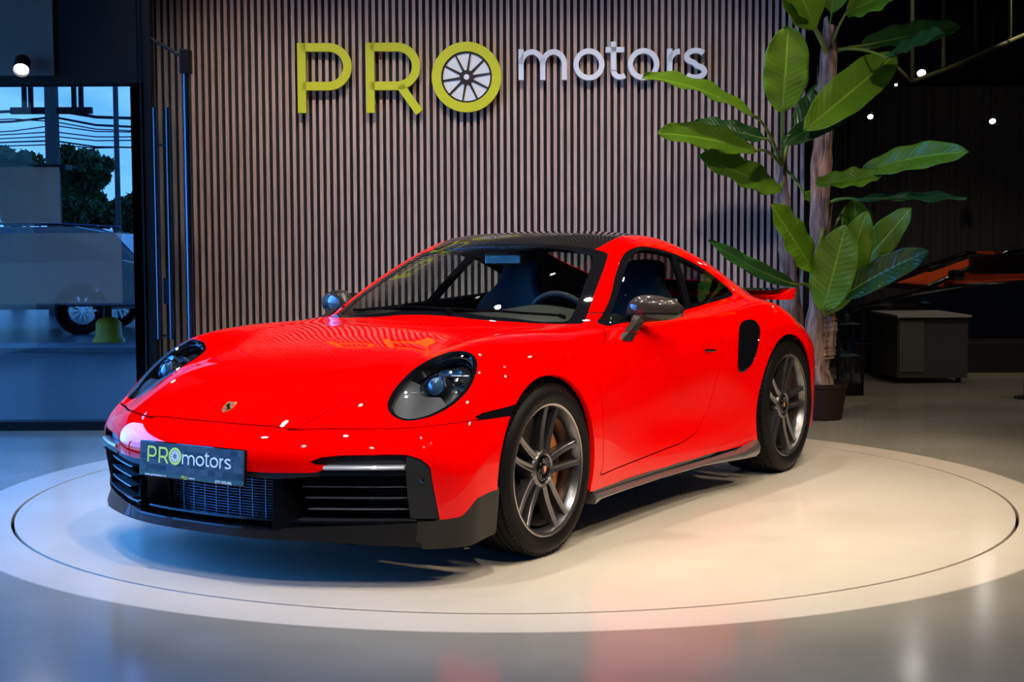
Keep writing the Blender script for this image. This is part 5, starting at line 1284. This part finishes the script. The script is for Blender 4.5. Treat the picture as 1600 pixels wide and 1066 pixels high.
leaf(pb_, top, P_(1275, 45, 9.5), P_(1222, -70, 9.3), .40, fold=.15, mat='ban')
leaf(pb_, top, P_(1322, 20, 9.6), P_(1420, -22, 9.3), .34, fold=.25)
leaf(pb_, top, P_(1300, 20, 10.0), P_(1310, -120, 10.1), .30)
leaf(pb_, top, P_(1345, 72, 9.8), P_(1500, 40, 10.2), .22, mat='band')
leaf(pb_, P_(1297, 80), P_(1385, 90, 9.5), P_(1475, 52, 9.2), .26, mat='band', tilt=.3)
leaf(pb_, P_(1300, 150), P_(1257, 204, 9.2), P_(1400, 85, 9.8), .30, fold=.35, tilt=-.25, mat='ban')
leaf(pb_, P_(1291, 190), P_(1328, 176, 9.5), P_(1222, 226, 9.2), .16, sag=.02, mat='band', tilt=.5)
leaf(pb_, P_(1284, 290), P_(1345, 270, 9.6), P_(1514, 238, 9.1), .20, sag=.03, tilt=-.35)
leaf(pb_, P_(1284, 290), P_(1378, 272, 9.5), P_(1274, 288, 9.4), .19, sag=-.01, tilt=-.2)
leaf(pb_, P_(1290, 320), P_(1340, 312, 9.6), P_(1512, 311, 9.2), .11, sag=.01, mat='band', tilt=.25)
leaf(pb_, P_(1296, 370), P_(1334, 312, 9.8), P_(1345, 405, 9.7), .24, fold=.2)
leaf(pb_, P_(1290, 500), P_(1300, 488, 9.5), P_(1355, 330, 9.3), .26, fold=.2, blunt=.2)
leaf(pb_, P_(1290, 500), P_(1286, 486, 9.45), P_(1322, 352, 9.2), .30, fold=.2, tilt=.2)
leaf(pb_, P_(1292, 510), P_(1325, 440, 9.6), P_(1424, 325, 9.3), .22, fold=.25)
leaf(pb_, P_(1292, 500), P_(1312, 466, 9.4), P_(1452, 392, 9.1), .20, sag=.02, tilt=-.3, mat='band')
leaf(pb_, P_(1290, 350), P_(1272, 425, 9.4), P_(1205, 320, 9.1), .27, fold=.2, blunt=.6)
leaf(pb_, P_(1276, 460), P_(1246, 446, 9.4), P_(1107, 375, 8.9), .11, sag=-.03, mat='band', tilt=.6)
# shorter plant at the left of it, its pot hidden behind the car
a2 = at(1222, 620, 10.03); pa = empty('banana_plant', (a2[0], a2[1], 0), 0, 'shorter slimmer artificial banana plant standing left of the taller one', 'plant', 'banana plants beside the slat wall')
pot2 = dup_tree(pot); pot2.location = (a2[0], a2[1], 0); tag(pot2, 'dark brown plant pot holding the shorter banana plant, hidden by the car')
P2 = lambda x, y, d=9.95: at(x, y, d)
trunk(pa, [(a2[0], a2[1], pz-.035), P2(1240, 540), P2(1236, 470), P2(1228, 370), P2(1222, 300), P2(1222, 255)], [.08, .07, .062, .055, .05, .035])
t2 = P2(1222, 262)
leaf(pa, t2, P2(1223, 176, 9.6), P2(1232, 40, 9.4), .31, fold=.12, blunt=.8)
leaf(pa, t2, P2(1185, 186, 9.4), P2(1004, 120, 8.9), .21, sag=.05, tilt=-.2)
leaf(pa, t2, P2(1180, 236, 9.4), P2(1027, 208, 8.9), .22, sag=.02, tilt=.15, mat='ban')
leaf(pa, t2, P2(1200, 218, 9.8), P2(1085, 190, 9.7), .16, mat='band')
leaf(pa, P2(1222, 290), P2(1222, 296, 9.6), P2(1092, 246, 9.2), .29, fold=.15)
leaf(pa, t2, P2(1240, 200, 10.), P2(1330, 120, 10.1), .26, mat='band')
leaf(pa, t2, P2(1255, 300, 9.9), P2(1290, 330, 9.9), .12)
# ================================================================ dark right side of the showroom
# glass display cabinet
q0, q1 = at(1308, 622, 11.3), at(1346, 622, 11.3); uc = ((q0+q1)[:2]/2-CAM[:2])@HR; dc = 11.45
vc = empty('display_cabinet', tuple(UDZ(uc, dc, 0)), RZ, 'tall narrow black framed glass display cabinet standing right of the plant pot', 'cabinet')
h = at(1330, 440, dc)[2]; w = .20
mb = MB()
for sx_ in (-1, 1):
    for sy_ in (-1, 1): mb.box((sx_*w/2, sy_*.17, h/2), (.02, .02, h))
mb.box((0, 0, .05), (w, .36, .10)); mb.box((0, 0, h-.015), (w, .36, .03)); mb.build('frame', M['trim'], vc)
mb = MB(); mb.box((0, -.172, h/2), (w-.02, .004, h-.14)); mb.build('front_glass', pane('cabinet_glass', (.85, .9, .95)), vc)
for k, z in enumerate((.32, .58)): mb = MB(); mb.box((0, 0, z), (w-.02, .32, .008)); mb.build('shelf', M['bluegrey'], vc)
for k, (x, z, r, hh) in enumerate(((-.05, .324, .022, .15), (.03, .324, .018, .12), (.06, .10, .02, .14), (-.02, .10, .02, .16), (.0, .584, .03, .10))):
    o = MB().lathe([(0, 0), (r, 0), (r, hh*.6), (r*.4, hh*.75), (r*.4, hh), (0, hh)], axis='z', n=16).build('bottle', [M['lampgrey'], M['chrome']][k % 2], None, smooth=40)
    o.location = Vector(tuple(UDZ(uc+x, dc, z))); tag(o, ['slim grey bottle on the middle cabinet shelf, left', 'small bright bottle on the middle cabinet shelf, right', 'grey bottle on the cabinet floor, right', 'bright bottle on the cabinet floor, left', 'squat grey bottle on the top cabinet shelf'][k], 'bottle', 'bottles in the display cabinet')
# reception counter
mcg = pbr('counter_grey', (.045, .045, .05), .5, spec=.2); mct = pbr('counter_top', (.26, .25, .24), .4)
qa, qb = at(1386, 489, 12.6), at(1516, 494, 12.2); ua, ub = (qa[:2]-CAM[:2])@HR, (qb[:2]-CAM[:2])@HR; zt2 = at(1450, 491, 12.4)[2]
co = empty('reception_counter', tuple(UDZ((ua+ub)/2, 12.7, 0)), RZ, 'dark grey box counter with a pale top in front of the black car', 'counter')
wc = ub-ua; mb = MB(); mb.box((0, 0, zt2/2+.02), (wc, .9, zt2-.06)); mb.build('body', mcg, co); mb = MB(); mb.box((0, -.02, zt2-.01), (wc+.03, .96, .02)); mb.build('counter_top', mct, co)
mb = MB(); mb.box((-wc*.3, -.455, zt2*.55), (wc*.35, .01, zt2*.75)); mb.build('front_panel', pbr('counter_panel', (.075, .072, .07), .5, spec=.2), co)
for sx_ in (-1, 1):
    mb = MB(); mb.lathe([(0, -.015), (.03, -.015), (.035, 0), (.03, .015), (0, .015)], (sx_*(wc/2-.06), -.38, .035), 'x', 16); mb.build('castor', M['trim'], co)
# low black plinth the black car stands on
mb = MB(); qa = at(1345, 596, 12.95); u0_ = (qa[:2]-CAM[:2])@HR; mb.box(UDZ(u0_+2.6, 13.4, .14), (5.2, .25, .28), R=ROT); pln = mb.build('low_plinth', pbr('plinth_black', (.012, .012, .014), .35), None); tag(pln, 'low long black plinth on the floor in front of the black car at the right', 'plinth')
# black sports car, orange seats behind its window
uq = (at(1600, 500, 14.5)[:2]-CAM[:2])@HR
bc = empty('black_car', tuple(UDZ(uq-.25, 14.6, 0)), RZ, 'black sports car with orange interior at right behind the counter, cut by the picture edge', 'car')
prof = [(-1.95, .20), (-1.98, .45), (-1.75, .62), (-1.2, .76), (-.7, .84), (.6, .92), (1.6, .90), (2.1, .80), (2.25, .55), (2.2, .22)]
def arw(cx): return [(cx+.36*math.cos(math.radians(a)), .30+.36*math.sin(math.radians(a))) for a in range(0, 181, 20)]
pol = prof+arw(1.35)+arw(-1.2)
M['suvb'] = pbr('black_car_paint', (.004, .004, .005), .12, 0, 1, .02)
mb = MB(); mb.loft([[(x*.97, y*.97, z*.97+.01) for x, z in pol] if abs(y) > .93 else [(x, y, z) for x, z in pol] for y in (-.97, -.90, .90, .97)]); mb.build('body', M['suvb'], bc, bevel=.02)
cabp = [(-.95, .80), (-.15, 1.16), (.3, 1.22), (.9, 1.18), (1.8, .90)]
mb = MB(); R = []
for y, k in ((-.84, 0), (-.62, 1), (.62, 1), (.84, 0)): R.append([(x, y, .80+(z-.80)*(k*.999+.001)) for x, z in cabp] if k else [(x*1.0, y, .80) for x, z in cabp])
mb.loft([[(x, y, z) for x, z in [(-.15, 1.16), (.3, 1.22), (.9, 1.18), (1.25, 1.07), (1.22, 1.04), (.9, 1.145), (.3, 1.185), (-.12, 1.125)]] for y in (-.62, .62)]); mb.build('roof', M['suvb'], bc)
for s_ in (-1, 1):
    mb = MB(); mb.tube([(-.98, s_*.78, .80), (-.5, s_*.70, 1.0), (-.12, s_*.62, 1.14)], .028, 8); mb.build('front_roof_pillar', M['suvb'], bc, smooth=60); mb = MB(); mb.tube([(1.22, s_*.62, 1.06), (1.8, s_*.76, .89)], .05, 8); mb.build('rear_roof_pillar', M['suvb'], bc, smooth=60)
    mb = MB(); mb.prism([(-.80, .87), (-.1, 1.12), (.3, 1.17), (.9, 1.13), (1.5, .93)], 0, .006, lambda a, b_, h_2: (a, s_*(.63+h_2+.22*(1.17-b_)/.3), b_)); mb.build('side_window', pane('black_car_glass', (.8, .8, .8)), bc)
    for x in (1.35, -1.2):
        mb = MB(); mb.lathe([(.0, .0), (.22, .0), (.23, .01), (.31, .0), (.325, -.03), (.325, -.2), (.2, -.2)], (x, s_*.93, .325-.0), 'y', 28); mb.build('wheel', M['tyre'], bc, smooth=40)
M['orange'] = pbr('orange_leather', (.85, .10, .015), .45)
for x, n_ in ((.35, 'front_seat'), (1.0, 'rear_seat')):
    for y in (-.36, .36):
        mb = MB(); mb.loft([[(x+.25*t-.07, y-w_, .55+t*.62), (x+.25*t+.07, y-w_, .55+t*.62), (x+.25*t+.07, y+w_, .55+t*.62), (x+.25*t-.07, y+w_, .55+t*.62)] for t, w_ in ((0, .26), (.3, .28), (.6, .25), (.75, .15), (.93, .13))]); mb.build(n_, M['orange'], bc, bevel=.02)
for s_ in (-1, 1):
    mb = MB(); mb.prism([(-.90, .80), (-.55, .93), (1.5, .95), (1.6, .80)], 0, .04, lambda a, b_, h_2: (a, s_*(.70-h_2), b_)); mb.build('door_trim', M['orange'], bc)
mb = MB(); mb.prism([(-.75, .86), (-.10, 1.09), (.3, 1.12), (.9, 1.10), (1.4, .93)], 0, .03, lambda a, b_, h_2: (a, .52-h_2, b_)); mb.build('inner_lining', M['orange'], bc)
mb = MB(); mb.box((-.72, -.90, .93), (.12, .2, .10), bev=.03); mb.build('side_mirror', M['suvb'], bc)
# black tripod easel legs right edge
q = at(1597, 640, 11.0); ut = (q[:2]-CAM[:2])@HR
fs = empty('floor_stand', tuple(UDZ(ut+.03, 11.0, 0)), RZ, 'black upright floor stand on a round foot at the right picture edge', 'stand')
mb = MB(); mb.lathe([(0, 0), (.09, 0), (.09, .015), (.02, .03), (.018, .42), (0, .42)], axis='z', n=24); mb.build('stand_column', M['trim'], fs, smooth=40)
# ceiling rails (olive) with hanging rods at the top right
M['olive'] = pbr('olive_metal', (.05, .055, .015), .5)
rl = empty('ceiling_rail', tuple(at(1500, 110, 12.5)), 0, 'olive green metal ceiling rail with hanging rods at the top right', 'rail')
def rel(px, py, d): return at(px, py, d)-np.array(rl.location)
mb = MB(); mb.tube([rel(1425, 128, 12.0), rel(1480, 108, 12.4), rel(1600, 55, 13.2), rel(1660, 30, 13.6)], .022, 6); mb.tube([rel(1395, 100, 12.2), rel(1425, 128, 12.0)], .022, 6); mb.build('rail', M['olive'], rl, smooth=60)
for px, y0, y1, d in ((1425, 60, 128, 12.), (1474, 28, 105, 12.4), (1524, 35, 80, 12.7), (1578, -20, 58, 13.0)):
    mb = MB(); mb.tube([rel(px, y0-60, d), rel(px, y1, d)], .018, 6); mb.build('hanging_rod', M['olive'], rl)
q = at(33, 110, 9.15); spot((q[:2]-CAM[:2])@HR, 9.15, q[2], T(-2.6, 6.5, .3), 25, NEU, 70, 'small bright round spotlight standing in for a lamp reflection at the far left', 'far spotlights in the dark', warm=False, stem=False)  # lamp added in place of a bright dot reflected in the glass
# visible lamps in the dark part
for px, py, d, lb_, e, sc_ in ((1440, 115, 12.6, 'bright round spotlight in the dark, under the olive ceiling rail', 4, .8), (1551, 190, 15.0, 'small bright round spotlight low in the dark, nearest the right edge', 3, .7), (1360, 183, 14.4, 'small round spotlight glinting between banana leaves', 2, .6), (1400, 133, 15.2, 'tiny spotlight left of the brightest one in the dark', 1, .35)):
    q = at(px, py, d); u_, d_ = (q[:2]-CAM[:2])@HR, (q[:2]-CAM[:2])@HF
    spot(u_, d_, q[2], T(u_-.6, d_-4, 0), e, NEU, 70, lb_, 'far spotlights in the dark', warm=False, sc=sc_)
